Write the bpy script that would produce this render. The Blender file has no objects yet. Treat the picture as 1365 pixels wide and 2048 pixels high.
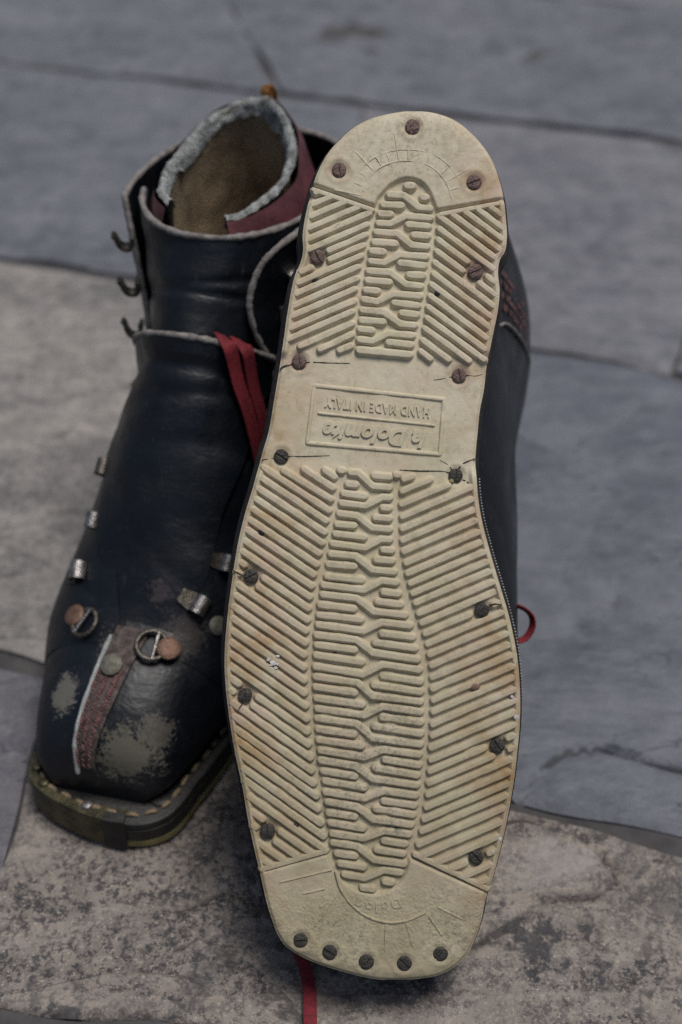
import bpy, bmesh, math, random
import numpy as np
from mathutils import Vector, Matrix, noise

random.seed(7)
np.random.seed(7)
scene = bpy.context.scene
col = scene.collection

# ------------------------------------------------------------------ camera, sky, sun, exposure
CAM_H, PITCH = 0.4315, math.radians(40.0)
cam_d = bpy.data.cameras.new('camera')
cam = bpy.data.objects.new('camera', cam_d)
col.objects.link(cam)
cam.location = (0, 0, CAM_H)
cam.rotation_euler = (math.radians(90) - PITCH, 0, 0)
cam_d.sensor_fit = 'HORIZONTAL'
cam_d.sensor_width = 24.0
cam_d.lens = 45.0
cam_d.clip_start = 0.01
cam_d.clip_end = 400
cam_d.dof.use_dof = True
cam_d.dof.focus_distance = 0.444
cam_d.dof.aperture_fstop = 6.2
scene.camera = cam

SUN_ELEV, SUN_AZ = 77.0, 105.0        # azimuth from +Y towards +X
world = bpy.data.worlds.new('World')
scene.world = world
world.use_nodes = True
wn = world.node_tree
bg = wn.nodes['Background']
sky = wn.nodes.new('ShaderNodeTexSky')
sky.sky_type = 'NISHITA'
sky.sun_disc = False
sky.sun_elevation = math.radians(SUN_ELEV)
sky.sun_rotation = math.radians(SUN_AZ)
sky.air_density = 1.0
sky.dust_density = 3.0
wn.links.new(sky.outputs[0], bg.inputs[0])
bg.inputs[1].default_value = 0.06
sun_d = bpy.data.lights.new('sun', 'SUN')
sun = bpy.data.objects.new('sun', sun_d)
col.objects.link(sun)
sun_d.energy = 2.4
sun_d.angle = math.radians(24)
sun_d.color = (1.0, 0.965, 0.93)
el, az = math.radians(SUN_ELEV), math.radians(SUN_AZ)
sdir = Vector((math.cos(el) * math.sin(az), math.cos(el) * math.cos(az), math.sin(el)))
sun.rotation_euler = sdir.to_track_quat('Z', 'Y').to_euler()
sun.location = sdir * 3
scene.view_settings.view_transform = 'Standard'
scene.view_settings.look = 'None'
scene.view_settings.exposure = 0.04
scene.view_settings.gamma = 1.0
scene.cycles.use_denoising = False

# ------------------------------------------------------------------ frames of the two boots
FPX = 45.0 / 24.0 * 1365
DIST = 0.4427
SC = FPX / DIST                       # sole units per metre
CX, HY = 780.0, 222.0                 # origin of the boot: back of the heel
Rv = Vector((1, 0, 0))
Fv = Vector((0, math.cos(PITCH), -math.sin(PITCH)))
Uv = Vector((0, math.sin(PITCH), math.cos(PITCH)))


def P(px, py):
    return ((px - CX) / SC, (py - HY) / SC)


org = Vector((0, 0, CAM_H)) + Fv * DIST + Rv * ((CX - 682.5) / SC) - Uv * ((HY - 1024) / SC)
M_RIGHT = Matrix.Translation(org) @ Matrix((Rv, -Uv, Fv)).transposed().to_4x4()

L_SCALE, L_YAW = 0.93, math.radians(13.0)
l_y = Vector((-math.sin(L_YAW), -math.cos(L_YAW), 0))
l_x = l_y.cross(Vector((0, 0, 1)))
toe_front = Vector((-0.0985, 0.3085, 0.0))
ty = (1961 - HY) / SC
L_ORG = toe_front - l_y * (ty * L_SCALE) - l_x * (0.0045 * L_SCALE)
M_LEFT = Matrix.Translation(L_ORG) @ Matrix((l_x, l_y, Vector((0, 0, 1)))).transposed().to_4x4() @ Matrix.Scale(L_SCALE, 4)


# ------------------------------------------------------------------ object helpers
def empty(name, mw, label, cat, group=None):
    o = bpy.data.objects.new(name, None)
    col.objects.link(o)
    o.empty_display_size = 0.03
    o.matrix_world = mw
    o['label'] = label
    o['category'] = cat
    if group:
        o['group'] = group
    return o


def link(name, me, m, parent=None, label=None, kind=None, smooth=40):
    if m is not None and len(me.materials) == 0:
        me.materials.append(m)
    if smooth:
        me.shade_smooth()
        me.set_sharp_from_angle(angle=math.radians(smooth))
    o = bpy.data.objects.new(name, me)
    col.objects.link(o)
    if parent is not None:
        o.parent = parent
    if label:
        o['label'] = label
    if kind:
        o['kind'] = kind
    return o


def mesh(name, vs, fs, fix=True):
    me = bpy.data.meshes.new(name)
    me.from_pydata([tuple(v) for v in vs], [], fs)
    me.validate()
    if fix:
        bm = bmesh.new()
        bm.from_mesh(me)
        bmesh.ops.remove_doubles(bm, verts=bm.verts, dist=1e-6)
        bmesh.ops.recalc_face_normals(bm, faces=bm.faces)
        bm.to_mesh(me)
        bm.free()
    me.update()
    return me


def catmull(rows, s):
    n = len(rows)
    s = min(max(s, 0.0), n - 1 - 1e-9)
    i = int(s)
    f = s - i
    p0 = rows[max(i - 1, 0)]
    p1 = rows[i]
    p2 = rows[min(i + 1, n - 1)]
    p3 = rows[min(i + 2, n - 1)]
    return 0.5 * (2 * p1 + (p2 - p0) * f + (2 * p0 - 5 * p1 + 4 * p2 - p3) * f * f + (3 * p1 - p0 - 3 * p2 + p3) * f ** 3)


def smooth_path(pts, step):
    rows = [np.array(p, float) for p in pts]
    out = []
    for i in range(len(rows) - 1):
        k = max(2, int(np.linalg.norm(rows[i + 1] - rows[i]) / step))
        for j in range(k):
            out.append(catmull(rows, i + j / k))
    out.append(rows[-1])
    return out


def tube(pts, r, seg=8, flat=1.0, up=None, jitter=0.0, closed=False, taper=False):
    """tube along 3-D points; flat < 1 squashes it along the up direction"""
    pts = [Vector(p) for p in pts]
    n = len(pts)
    vs, fs = [], []
    prev = None
    for i, p in enumerate(pts):
        if closed:
            t = (pts[(i + 1) % n] - pts[i - 1]).normalized()
        else:
            t = (pts[min(i + 1, n - 1)] - pts[max(i - 1, 0)]).normalized()
        u = up[i] if isinstance(up, list) else (up if up is not None else (prev if prev is not None else Vector((0.3, 0.2, 1))))
        u = Vector(u)
        s = t.cross(u)
        if s.length < 1e-6:
            s = t.cross(Vector((1, 0.1, 0)))
        s.normalize()
        u = s.cross(t).normalized()
        prev = u
        rr = r * (1 + random.uniform(-jitter, jitter))
        if taper and (i == 0 or i == n - 1):
            rr *= 0.35
        for k in range(seg):
            a = 2 * math.pi * k / seg
            vs.append(p + s * math.cos(a) * rr + u * math.sin(a) * rr * flat)
    m = n if closed else n - 1
    for i in range(m):
        for k in range(seg):
            a, b = i * seg + k, i * seg + (k + 1) % seg
            c, d = ((i + 1) % n) * seg + (k + 1) % seg, ((i + 1) % n) * seg + k
            fs.append((a, b, c, d))
    if not closed:
        fs.append(tuple(range(seg))[::-1])
        fs.append(tuple((n - 1) * seg + k for k in range(seg)))
    return vs, fs


def merge(parts):
    vs, fs = [], []
    for v, f in parts:
        o = len(vs)
        vs += list(v)
        fs += [tuple(i + o for i in q) for q in f]
    return vs, fs


# ------------------------------------------------------------------ material helpers
class N:
    def __init__(self, name, obj=None):
        self.m = bpy.data.materials.new(name)
        self.m.use_nodes = True
        self.t = self.m.node_tree
        self.b = self.t.nodes['Principled BSDF']
        tc = self.t.nodes.new('ShaderNodeTexCoord')
        if obj is not None:
            tc.object = obj
        self.co = tc.outputs['Object']

    def new(self, k, **kw):
        n = self.t.nodes.new(k)
        for a, v in kw.items():
            setattr(n, a, v)
        return n

    def put(self, sock, v):
        if hasattr(v, 'is_linked') or isinstance(v, bpy.types.NodeSocket):
            self.t.links.new(v, sock)
        else:
            sock.default_value = v

    def noise(self, scale, detail=4, rough=0.55, dist=0.0, co=None):
        n = self.new('ShaderNodeTexNoise')
        self.put(n.inputs['Vector'], co or self.co)
        n.inputs['Scale'].default_value = scale
        n.inputs['Detail'].default_value = detail
        n.inputs['Roughness'].default_value = rough
        n.inputs['Distortion'].default_value = dist
        return n.outputs['Fac']

    def voro(self, scale, feature='F1', rand=1.0, co=None):
        n = self.new('ShaderNodeTexVoronoi', feature=feature)
        self.put(n.inputs['Vector'], co or self.co)
        n.inputs['Scale'].default_value = scale
        n.inputs['Randomness'].default_value = rand
        return n.outputs['Distance']

    def stretch(self, s):
        n = self.new('ShaderNodeMapping')
        self.put(n.inputs['Vector'], self.co)
        n.inputs['Scale'].default_value = s
        return n.outputs[0]

    def ramp(self, fac, stops, interp='LINEAR'):
        n = self.new('ShaderNodeValToRGB')
        self.put(n.inputs[0], fac)
        e = n.color_ramp.elements
        n.color_ramp.interpolation = interp
        while len(e) < len(stops):
            e.new(0.5)
        for x, (p, c) in zip(e, stops):
            x.position = p
            x.color = (c, c, c, 1) if isinstance(c, (int, float)) else (*c, 1)
        return n.outputs[0]

    def mix(self, fac, a, b, blend='MIX'):
        n = self.new('ShaderNodeMix', data_type='RGBA', blend_type=blend)
        self.put(n.inputs[0], fac)
        for s, v in ((n.inputs[6], a), (n.inputs[7], b)):
            self.put(s, (*v, 1) if isinstance(v, tuple) and len(v) == 3 else v)
        return n.outputs[2]

    def math(self, op, a, b=0.0):
        n = self.new('ShaderNodeMath', operation=op)
        self.put(n.inputs[0], a)
        self.put(n.inputs[1], b)
        return n.outputs[0]

    def ball(self, c, r0, r1, sx=(1, 1, 1)):
        """1 inside r0 of point c (object coordinates), 0 outside r1"""
        v = self.new('ShaderNodeVectorMath', operation='SUBTRACT')
        self.put(v.inputs[0], self.co)
        v.inputs[1].default_value = c
        w = self.new('ShaderNodeVectorMath', operation='MULTIPLY')
        self.put(w.inputs[0], v.outputs[0])
        w.inputs[1].default_value = sx
        ln = self.new('ShaderNodeVectorMath', operation='LENGTH')
        self.put(ln.inputs[0], w.outputs[0])
        mr = self.new('ShaderNodeMapRange')
        self.put(mr.inputs[0], ln.outputs['Value'])
        mr.inputs[1].default_value = r0
        mr.inputs[2].default_value = r1
        mr.inputs[3].default_value = 1
        mr.inputs[4].default_value = 0
        return mr.outputs[0]

    def axis(self, k, a, b):
        s = self.new('ShaderNodeSeparateXYZ')
        self.put(s.inputs[0], self.co)
        mr = self.new('ShaderNodeMapRange')
        self.put(mr.inputs[0], s.outputs[k])
        mr.inputs[1].default_value = a
        mr.inputs[2].default_value = b
        return mr.outputs[0]

    def bump(self, h, strength, dist=0.001):
        n = self.new('ShaderNodeBump')
        self.put(n.inputs['Height'], h)
        n.inputs['Strength'].default_value = strength
        n.inputs['Distance'].default_value = dist
        prev = self.b.inputs['Normal']
        if prev.is_linked:
            self.put(n.inputs['Normal'], prev.links[0].from_socket)
        self.t.links.new(n.outputs[0], prev)

    def done(self, color, rough=0.6, metal=0.0, spec=0.5):
        self.put(self.b.inputs['Base Color'], (*color, 1) if isinstance(color, tuple) else color)
        self.put(self.b.inputs['Roughness'], rough)
        self.put(self.b.inputs['Metallic'], metal)
        self.b.inputs['Specular IOR Level'].default_value = spec
        return self.m


# ------------------------------------------------------------------ the two things
BOOT_R = empty('ski_boot', M_RIGHT,
               'black leather ski boot tipped face down with its worn cream ribbed sole showing', 'boot',
               'pair of old leather ski boots')
BOOT_L = empty('ski_boot', M_LEFT,
               'black leather ski boot standing upright and unlaced with scuffed toe and red lining', 'boot',
               'pair of old leather ski boots')


def make_rubber():
    n = N('cream_rubber', BOOT_R)
    base = n.ramp(n.noise(38, 5, 0.6), [(0.3, (0.64, 0.58, 0.435)), (0.5, (0.57, 0.51, 0.37)), (0.72, (0.62, 0.545, 0.41))])
    base = n.mix(n.ramp(n.noise(24, 4, 0.6), [(0.45, 0.0), (0.7, 0.55)]), base, (0.50, 0.47, 0.30))
    base = n.mix(n.ramp(n.noise(31, 4, 0.6, 0.5), [(0.52, 0.0), (0.72, 0.55)]), base, (0.66, 0.54, 0.45))
    # pinkish and ochre stains towards the edges
    edge = n.math('MAXIMUM', n.axis(0, -0.022, -0.056), n.axis(0, 0.018, 0.044))
    st = n.math('MULTIPLY', n.ramp(n.noise(62, 6, 0.66, 0.6), [(0.40, 0.0), (0.66, 1.0)]), n.math('ADD', n.math('MULTIPLY', edge, 0.95), 0.18))
    c = n.mix(st, base, (0.36, 0.205, 0.078))
    c = n.mix(n.math('MULTIPLY', n.ramp(n.noise(85, 3, 0.6, 0.3), [(0.48, 0.0), (0.68, 0.75)]), edge), c, (0.60, 0.44, 0.37))
    c = n.mix(n.ramp(n.noise(120, 3, 0.5), [(0.62, 0.0), (0.78, 0.35)]), c, (0.36, 0.37, 0.19))
    # walked-in grime plus shade painted into the colour, deepening to the toe; grey forefoot patches
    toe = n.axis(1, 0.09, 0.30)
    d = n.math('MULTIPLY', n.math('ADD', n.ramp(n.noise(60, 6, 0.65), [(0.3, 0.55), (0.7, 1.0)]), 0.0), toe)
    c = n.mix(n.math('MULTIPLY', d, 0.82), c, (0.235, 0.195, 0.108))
    for (px, py, r0, r1, amt) in ((700, 1620, 0.004, 0.03, 0.6), (690, 1900, 0.004, 0.03, 0.6), (905, 1850, 0.004, 0.02, 0.75), (730, 1500, 0.003, 0.03, 0.55), (770, 1420, 0.003, 0.026, 0.4), (800, 300, 0.01, 0.03, 0.35)):
        x, y = P(px, py)
        b = n.ball((x, y, 0), r0, r1)
        g = n.math('MULTIPLY', n.ramp(n.noise(480, 7, 0.78), [(0.50, 0.0), (0.60, 1.0)]), n.math('MULTIPLY', b, amt))
        c = n.mix(g, c, (0.16, 0.155, 0.12))
    for (px, py) in ((679, 342), (948, 366), (825, 256), (951, 544), (599, 723), (919, 751)):
        x, y = P(px, py)
        b = n.math('MULTIPLY', n.ball((x, y, 0), 0.0022, 0.0062), n.ramp(n.noise(240, 3, 0.6), [(0.35, 0.1), (0.65, 0.8)]))
        c = n.mix(b, c, (0.30, 0.17, 0.10))
    for (px, py, r) in ((788, 1652, 0.0042), (650, 1840, 0.003), (600, 1735, 0.002)):
        x, y = P(px, py)
        b = n.math('MULTIPLY', n.ball((x, y, 0), r * 0.3, r), n.ramp(n.noise(420, 3, 0.6), [(0.45, 0.0), (0.55, 0.85)]))
        c = n.mix(b, c, (0.035, 0.075, 0.055))
    # grime smeared over the whole tread, scratches
    gr = n.ramp(n.noise(190, 7, 0.75, 0.4), [(0.52, 0.0), (0.66, 0.42)])
    c = n.mix(gr, c, (0.27, 0.235, 0.145))
    sc_ = n.ramp(n.noise(60, 5, 0.7, 0.2, n.stretch((9, 1.2, 1))), [(0.63, 0.0), (0.69, 0.4)])
    c = n.mix(sc_, c, (0.30, 0.25, 0.17))
    # small pits and specks
    sp = n.ramp(n.noise(900, 2, 0.5), [(0.27, 0.75), (0.34, 0.0)])
    c = n.mix(n.math('MULTIPLY', sp, 0.5), c, (0.17, 0.14, 0.09))
    n.bump(n.noise(900, 4, 0.6), 0.20, 0.0005)
    n.bump(n.noise(260, 5, 0.65), 0.16, 0.0008)
    n.bump(n.noise(90, 4, 0.6), 0.22, 0.001)
    pad = n.math('MULTIPLY', n.axis(1, 0.262, 0.272), n.axis(1, 0.300, 0.286))
    wr = n.math('MULTIPLY', n.voro(560, 'DISTANCE_TO_EDGE'), pad)
    n.bump(wr, 0.35, 0.001)
    return n.done(c, n.ramp(n.noise(140, 3), [(0.3, 0.62), (0.7, 0.8)]), 0, 0.35)


def make_leather(obj, lift=1.0):
    n = N('black_leather', obj)
    base = n.ramp(n.noise(35, 5, 0.6), [(0.3, (0.0022 * lift, 0.0030 * lift, 0.0046 * lift)), (0.7, (0.0050 * lift, 0.0075 * lift, 0.0120 * lift))])
    # dusty bloom and fine creases
    c = n.mix(n.ramp(n.noise(75, 6, 0.7), [(0.54, 0.0), (0.8, 0.40)]), base, (0.034, 0.033, 0.036))
    c = n.mix(n.ramp(n.noise(700, 3, 0.6), [(0.66, 0.0), (0.75, 0.5)]), c, (0.09, 0.085, 0.08))
    sr = n.ramp(n.noise(45, 6, 0.75, 0.5, n.stretch((5, 1.5, 1))), [(0.62, 0.0), (0.70, 0.45)])
    c = n.mix(sr, c, (0.06, 0.055, 0.055))
    return n, c


def make_leather_r():
    n, c = make_leather(BOOT_R)
    n.bump(n.noise(600, 5, 0.6), 0.2, 0.0006)
    n.bump(n.noise(45, 4, 0.6), 0.3, 0.003)
    return n.done(c, n.ramp(n.noise(60, 4), [(0.3, 0.33), (0.7, 0.55)]), 0, 0.44)


def make_leather_l():
    n, c = make_leather(BOOT_L)
    pe = n.math('ADD', n.math('MULTIPLY', n.noise(190, 10, 0.82, 0.3), 0.58), n.math('MULTIPLY', n.noise(760, 6, 0.8), 0.42))
    for (x, y, z, r0, r1, amt, sx, colr) in SCUFFS:
        b = n.ball((x, y, z), r0, r1, sx)
        k = n.math('ADD', pe, n.math('MULTIPLY', n.math('SUBTRACT', b, 0.5), 0.26))
        g = n.math('MULTIPLY', n.ramp(k, [(0.495, 0.0), (0.535, 1.0)]), n.math('MULTIPLY', n.ramp(b, [(0.0, 0.0), (0.2, 1.0)]), amt))
        c = n.mix(g, c, colr)
    n.bump(n.noise(600, 5, 0.6), 0.2, 0.0006)
    n.bump(n.noise(40, 4, 0.6), 0.35, 0.003)
    n.bump(n.noise(60, 4, 0.6, 0.4, n.stretch((0.6, 2.2, 2.2))), 0.25, 0.002)
    return n.done(c, n.ramp(n.noise(60, 4), [(0.3, 0.33), (0.7, 0.55)]), 0, 0.44)


def simple(name, c1, c2, scale, obj=None, rough=0.7, metal=0.0, bscale=None, bstr=0.3, bdist=0.001, spec=0.4, lo=0.35, hi=0.65):
    n = N(name, obj)
    c = n.ramp(n.noise(scale, 5, 0.62), [(lo, c1), (hi, c2)])
    if bscale:
        n.bump(n.noise(bscale, 4, 0.6), bstr, bdist)
    return n.done(c, rough, metal, spec)


# scuffs of the left boot in its own coordinates: x, y, z, inner, outer radius, amount, axis weights, colour
SCUFFS = [
    (-0.0085, 0.2865, 0.0440, 0.003, 0.0230, 0.95, (0.85, 1, 1.1), (0.115, 0.105, 0.078)),
    (-0.0190, 0.2770, 0.0500, 0.002, 0.0150, 0.7, (1, 1, 1), (0.11, 0.10, 0.08)),
    (0.0230, 0.2700, 0.0560, 0.003, 0.0130, 0.85, (1.2, 0.8, 1), (0.145, 0.138, 0.115)),
    (0.0040, 0.2510, 0.0700, 0.002, 0.0160, 0.6, (1, 1, 1), (0.10, 0.085, 0.07)),
    (-0.0210, 0.2400, 0.0720, 0.002, 0.0180, 0.5, (1, 1, 1), (0.08, 0.065, 0.06)),
    (-0.0080, 0.2270, 0.0830, 0.001, 0.0110, 0.45, (1, 1, 1), (0.09, 0.07, 0.07)),
]
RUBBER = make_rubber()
LEATHER_R = make_leather_r()
LEATHER_L = make_leather_l()
MIDSOLE = simple('black_midsole', (0.007, 0.007, 0.007), (0.024, 0.021, 0.018), 130, None, 0.55, 0, 500, 0.35)
SCREW_RUST = simple('rusty_screw', (0.10, 0.065, 0.055), (0.20, 0.14, 0.125), 900, None, 0.6, 0.55, 1200, 0.6)
SCREW_DARK = simple('dark_screw', (0.035, 0.032, 0.028), (0.085, 0.078, 0.066), 700, None, 0.6, 0.5, 1200, 0.6)
CRACKM = simple('crack', (0.02, 0.017, 0.012), (0.035, 0.03, 0.02), 400, None, 0.9)
NAILM = simple('nail', (0.015, 0.016, 0.017), (0.04, 0.04, 0.04), 900, None, 0.5, 0.5)
FLECKM = simple('white_paint', (0.42, 0.38, 0.36), (0.62, 0.58, 0.56), 900, None, 0.6)
PEBBLEM = simple('brown_pebble', (0.13, 0.075, 0.05), (0.22, 0.14, 0.10), 900, None, 0.6)
REDLACE = simple('red_lace', (0.11, 0.009, 0.014), (0.20, 0.017, 0.026), 420, None, 0.75, 0, 1500, 0.6, 0.0006)
RAWEDGE = simple('raw_leather_edge', (0.13, 0.115, 0.105), (0.27, 0.25, 0.235), 260, None, 0.85, 0, 900, 0.5)
RAWPALE = simple('pale_raw_edge', (0.22, 0.23, 0.22), (0.42, 0.44, 0.42), 200, None, 0.85, 0, 900, 0.5)
REDPAD = simple('red_padding', (0.05, 0.014, 0.017), (0.13, 0.042, 0.05), 60, None, 0.42, 0, 300, 0.3)
FLEECE = simple('fleece_trim', (0.14, 0.148, 0.14), (0.50, 0.52, 0.50), 190, None, 0.95, 0, 600, 1.0, 0.003)
LINING = simple('brown_lining', (0.14, 0.10, 0.06), (0.36, 0.275, 0.17), 60, None, 0.95, 0, 700, 0.8, 0.002)
INSOLE = simple('tan_insole', (0.20, 0.12, 0.045), (0.42, 0.29, 0.14), 45, None, 0.9, 0, 500, 0.5)
HOOKM = simple('tarnished_hook', (0.07, 0.062, 0.05), (0.16, 0.145, 0.12), 400, None, 0.42, 0.8, 900, 0.4)
STEELM = simple('dull_steel_loop', (0.14, 0.132, 0.125), (0.33, 0.315, 0.30), 350, None, 0.36, 0.85, 900, 0.4)
COPPERM = simple('copper_rivet', (0.14, 0.08, 0.055), (0.22, 0.13, 0.09), 350, None, 0.5, 0.5, 900, 0.5)
BRASSM = simple('olive_brass_plate', (0.035, 0.033, 0.022), (0.11, 0.098, 0.055), 150, None, 0.45, 0.7, 700, 0.4)
STITCHM = simple('tan_stitch', (0.10, 0.075, 0.045), (0.34, 0.25, 0.155), 160, None, 0.85, 0, 1500, 0.5)
KNIT = simple('pink_stitching', (0.11, 0.045, 0.045), (0.22, 0.115, 0.11), 500, None, 0.9, 0, 1200, 0.6)
KNITD = simple('dull_red_stitching', (0.035, 0.016, 0.017), (0.13, 0.07, 0.068), 350, None, 0.9, 0, 1200, 0.6)
DARKSTRIP = simple('seam_leather', (0.02, 0.013, 0.013), (0.11, 0.085, 0.075), 330, None, 0.7, 0, 900, 0.5)
RIVETM = simple('dusty_rivet', (0.10, 0.095, 0.075), (0.19, 0.18, 0.145), 400, None, 0.6, 0.4, 900, 0.4)
YELLOWRUB = simple('yellowed_rubber', (0.16, 0.13, 0.05), (0.33, 0.28, 0.115), 120, None, 0.7)
TABM = simple('orange_pull_tab', (0.25, 0.10, 0.025), (0.40, 0.18, 0.05), 500, None, 0.8)

# ------------------------------------------------------------------ sole outline (sole units, clockwise from the heel)
OUTLINE = [(845, 222), (880, 228), (915, 243), (945, 268), (970, 298), (988, 330), (1000, 365), (1008, 400), (1012, 440), (1014, 475), (1010, 503),
           (1000, 520), (996, 545), (999, 575), (999, 590), (996, 620), (988, 660), (980, 700), (974, 735), (969, 780), (961, 820), (956, 870), (952, 915), (953, 950),
           (957, 1000), (966, 1050), (982, 1110), (1003, 1180), (1020, 1240), (1034, 1310), (1040, 1380), (1040, 1440), (1036, 1490), (1028, 1560), (1016, 1630),
           (1000, 1700), (984, 1760), (972, 1795), (963, 1840), (952, 1875), (938, 1905), (915, 1930), (880, 1950), (840, 1958), (790, 1961), (740, 1957),
           (690, 1945), (640, 1930), (600, 1912), (572, 1893), (556, 1870), (545, 1840), (533, 1800), (522, 1750), (510, 1700), (497, 1640), (485, 1570),
           (472, 1510), (460, 1440), (452, 1370), (450, 1310), (455, 1240), (465, 1160), (476, 1090), (490, 1030), (508, 970), (525, 905), (538, 860),
           (550, 790), (560, 730), (568, 680), (575, 630), (588, 560), (602, 525), (607, 500), (606, 470), (612, 430), (622, 390), (634, 350), (655, 310), (680, 280),
           (710, 254), (745, 236), (785, 226), (815, 222)]


def dense_outline(step=6.0):
    rows = [np.array(p, float) for p in OUTLINE]
    n = len(rows)
    ext = [rows[-2], rows[-1]] + rows + [rows[0], rows[1], rows[2]]
    out = []
    for i in range(n):
        a, b = ext[i + 2], ext[i + 3]
        k = max(1, int(np.linalg.norm(b - a) / step))
        for j in range(k):
            f = j / k
            p0, p1, p2, p3 = ext[i + 1], a, b, ext[i + 4]
            out.append(0.5 * (2 * p1 + (p2 - p0) * f + (2 * p0 - 5 * p1 + 4 * p2 - p3) * f * f + (3 * p1 - p0 - 3 * p2 + p3) * f ** 3))
    return np.array(out)


OUT = dense_outline()


def offset_outline(d):
    """outline pushed outwards by d sole units"""
    t = np.roll(OUT, -2, 0) - np.roll(OUT, 2, 0)
    nn = np.stack([t[:, 1], -t[:, 0]], 1)
    nn /= np.linalg.norm(nn, axis=1)[:, None]
    c = OUT.mean(0)
    if ((OUT - c) * nn).sum() < 0:
        nn = -nn
    return OUT + nn * d


def edge_dist(pts):
    pts = np.asarray(pts, float).reshape(-1, 2)
    a = OUT
    b = np.roll(OUT, -1, 0)
    d = np.full(len(pts), 1e9)
    for p, q in zip(a, b):
        v = q - p
        w = pts - p
        t = np.clip((w @ v) / (v @ v), 0, 1)
        d = np.minimum(d, np.hypot(*(w - t[:, None] * v).T))
    return d


def row_span(y):
    a, b = OUT, np.roll(OUT, -1, 0)
    xs = []
    for p, q in zip(a, b):
        if (p[1] <= y < q[1]) or (q[1] <= y < p[1]):
            xs.append(p[0] + (q[0] - p[0]) * (y - p[1]) / (q[1] - p[1]))
    return (min(xs), max(xs)) if len(xs) > 1 else None


U = 1.0 / SC
RIB_H = 10.5                            # height of the tread in sole units


def seg_dist(pts, poly):
    d = np.full(len(pts), 1e9)
    for p, q in zip(poly[:-1], poly[1:]):
        p, q = np.array(p, float), np.array(q, float)
        v = q - p
        w = pts - p
        t = np.clip((w @ v) / (v @ v), 0, 1)
        d = np.minimum(d, np.hypot(*(w - t[:, None] * v).T))
    return d


def inside(pts, poly):
    x, y = pts[:, 0], pts[:, 1]
    r = np.zeros(len(pts), bool)
    n = len(poly)
    for i in range(n):
        x0, y0 = poly[i]
        x1, y1 = poly[(i + 1) % n]
        if y0 == y1:
            continue
        c = ((y0 <= y) & (y < y1)) | ((y1 <= y) & (y < y0))
        r ^= c & (x < x0 + (x1 - x0) * (y - y0) / (y1 - y0))
    return r


def curve2(pts, step=5):
    return [tuple(p) for p in smooth_path(pts, step)]


ARCH = curve2([(750, 413), (757, 398), (766, 388), (779, 374), (800, 362), (820, 359), (843, 367), (858, 385), (866, 404), (873, 422)])
PAD_HEEL = [(600, 363)] + [(628, 371)] + ARCH + [(1012, 398), (1040, 392), (1040, 180), (560, 180)]
TOE_ARC = curve2([(655, 1706), (664, 1728), (676, 1748), (696, 1768), (722, 1781), (750, 1785), (779, 1778), (800, 1762), (812, 1740), (819, 1714)])
PAD_TOE = [(490, 1752), (517, 1744)] + TOE_ARC + [(985, 1789), (1010, 1800), (1010, 2010), (480, 2010)]
PAD_HEEL_LINE = [(600, 363), (628, 371)] + ARCH + [(1012, 398)]
PAD_TOE_LINE = [(500, 1749), (517, 1744)] + TOE_ARC + [(985, 1789)]


def sstep(x, a, b):
    t = np.clip((x - a) / (b - a), 0, 1)
    return t * t * (3 - 2 * t)


SCREWS = [(825, 256, 100, 0), (679, 342, 85, 0), (948, 366, -22, 0), (636, 515, 60, 0), (951, 544, -22, 0), (599, 723, 85, 0), (919, 751, 80, 0),
          (563, 913, 35, 1), (912, 951, 95, 1), (503, 1152, -28, 1), (964, 1220, -50, 1), (491, 1390, 88, 1), (995, 1490, 56, 1), (536, 1661, 88, 1), (953, 1713, 48, 1),
          (602, 1878, -4, 1), (660, 1902, 32, 1), (733, 1921, -35, 1), (809, 1924, 42, 1), (881, 1905, -48, 1)]


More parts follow.
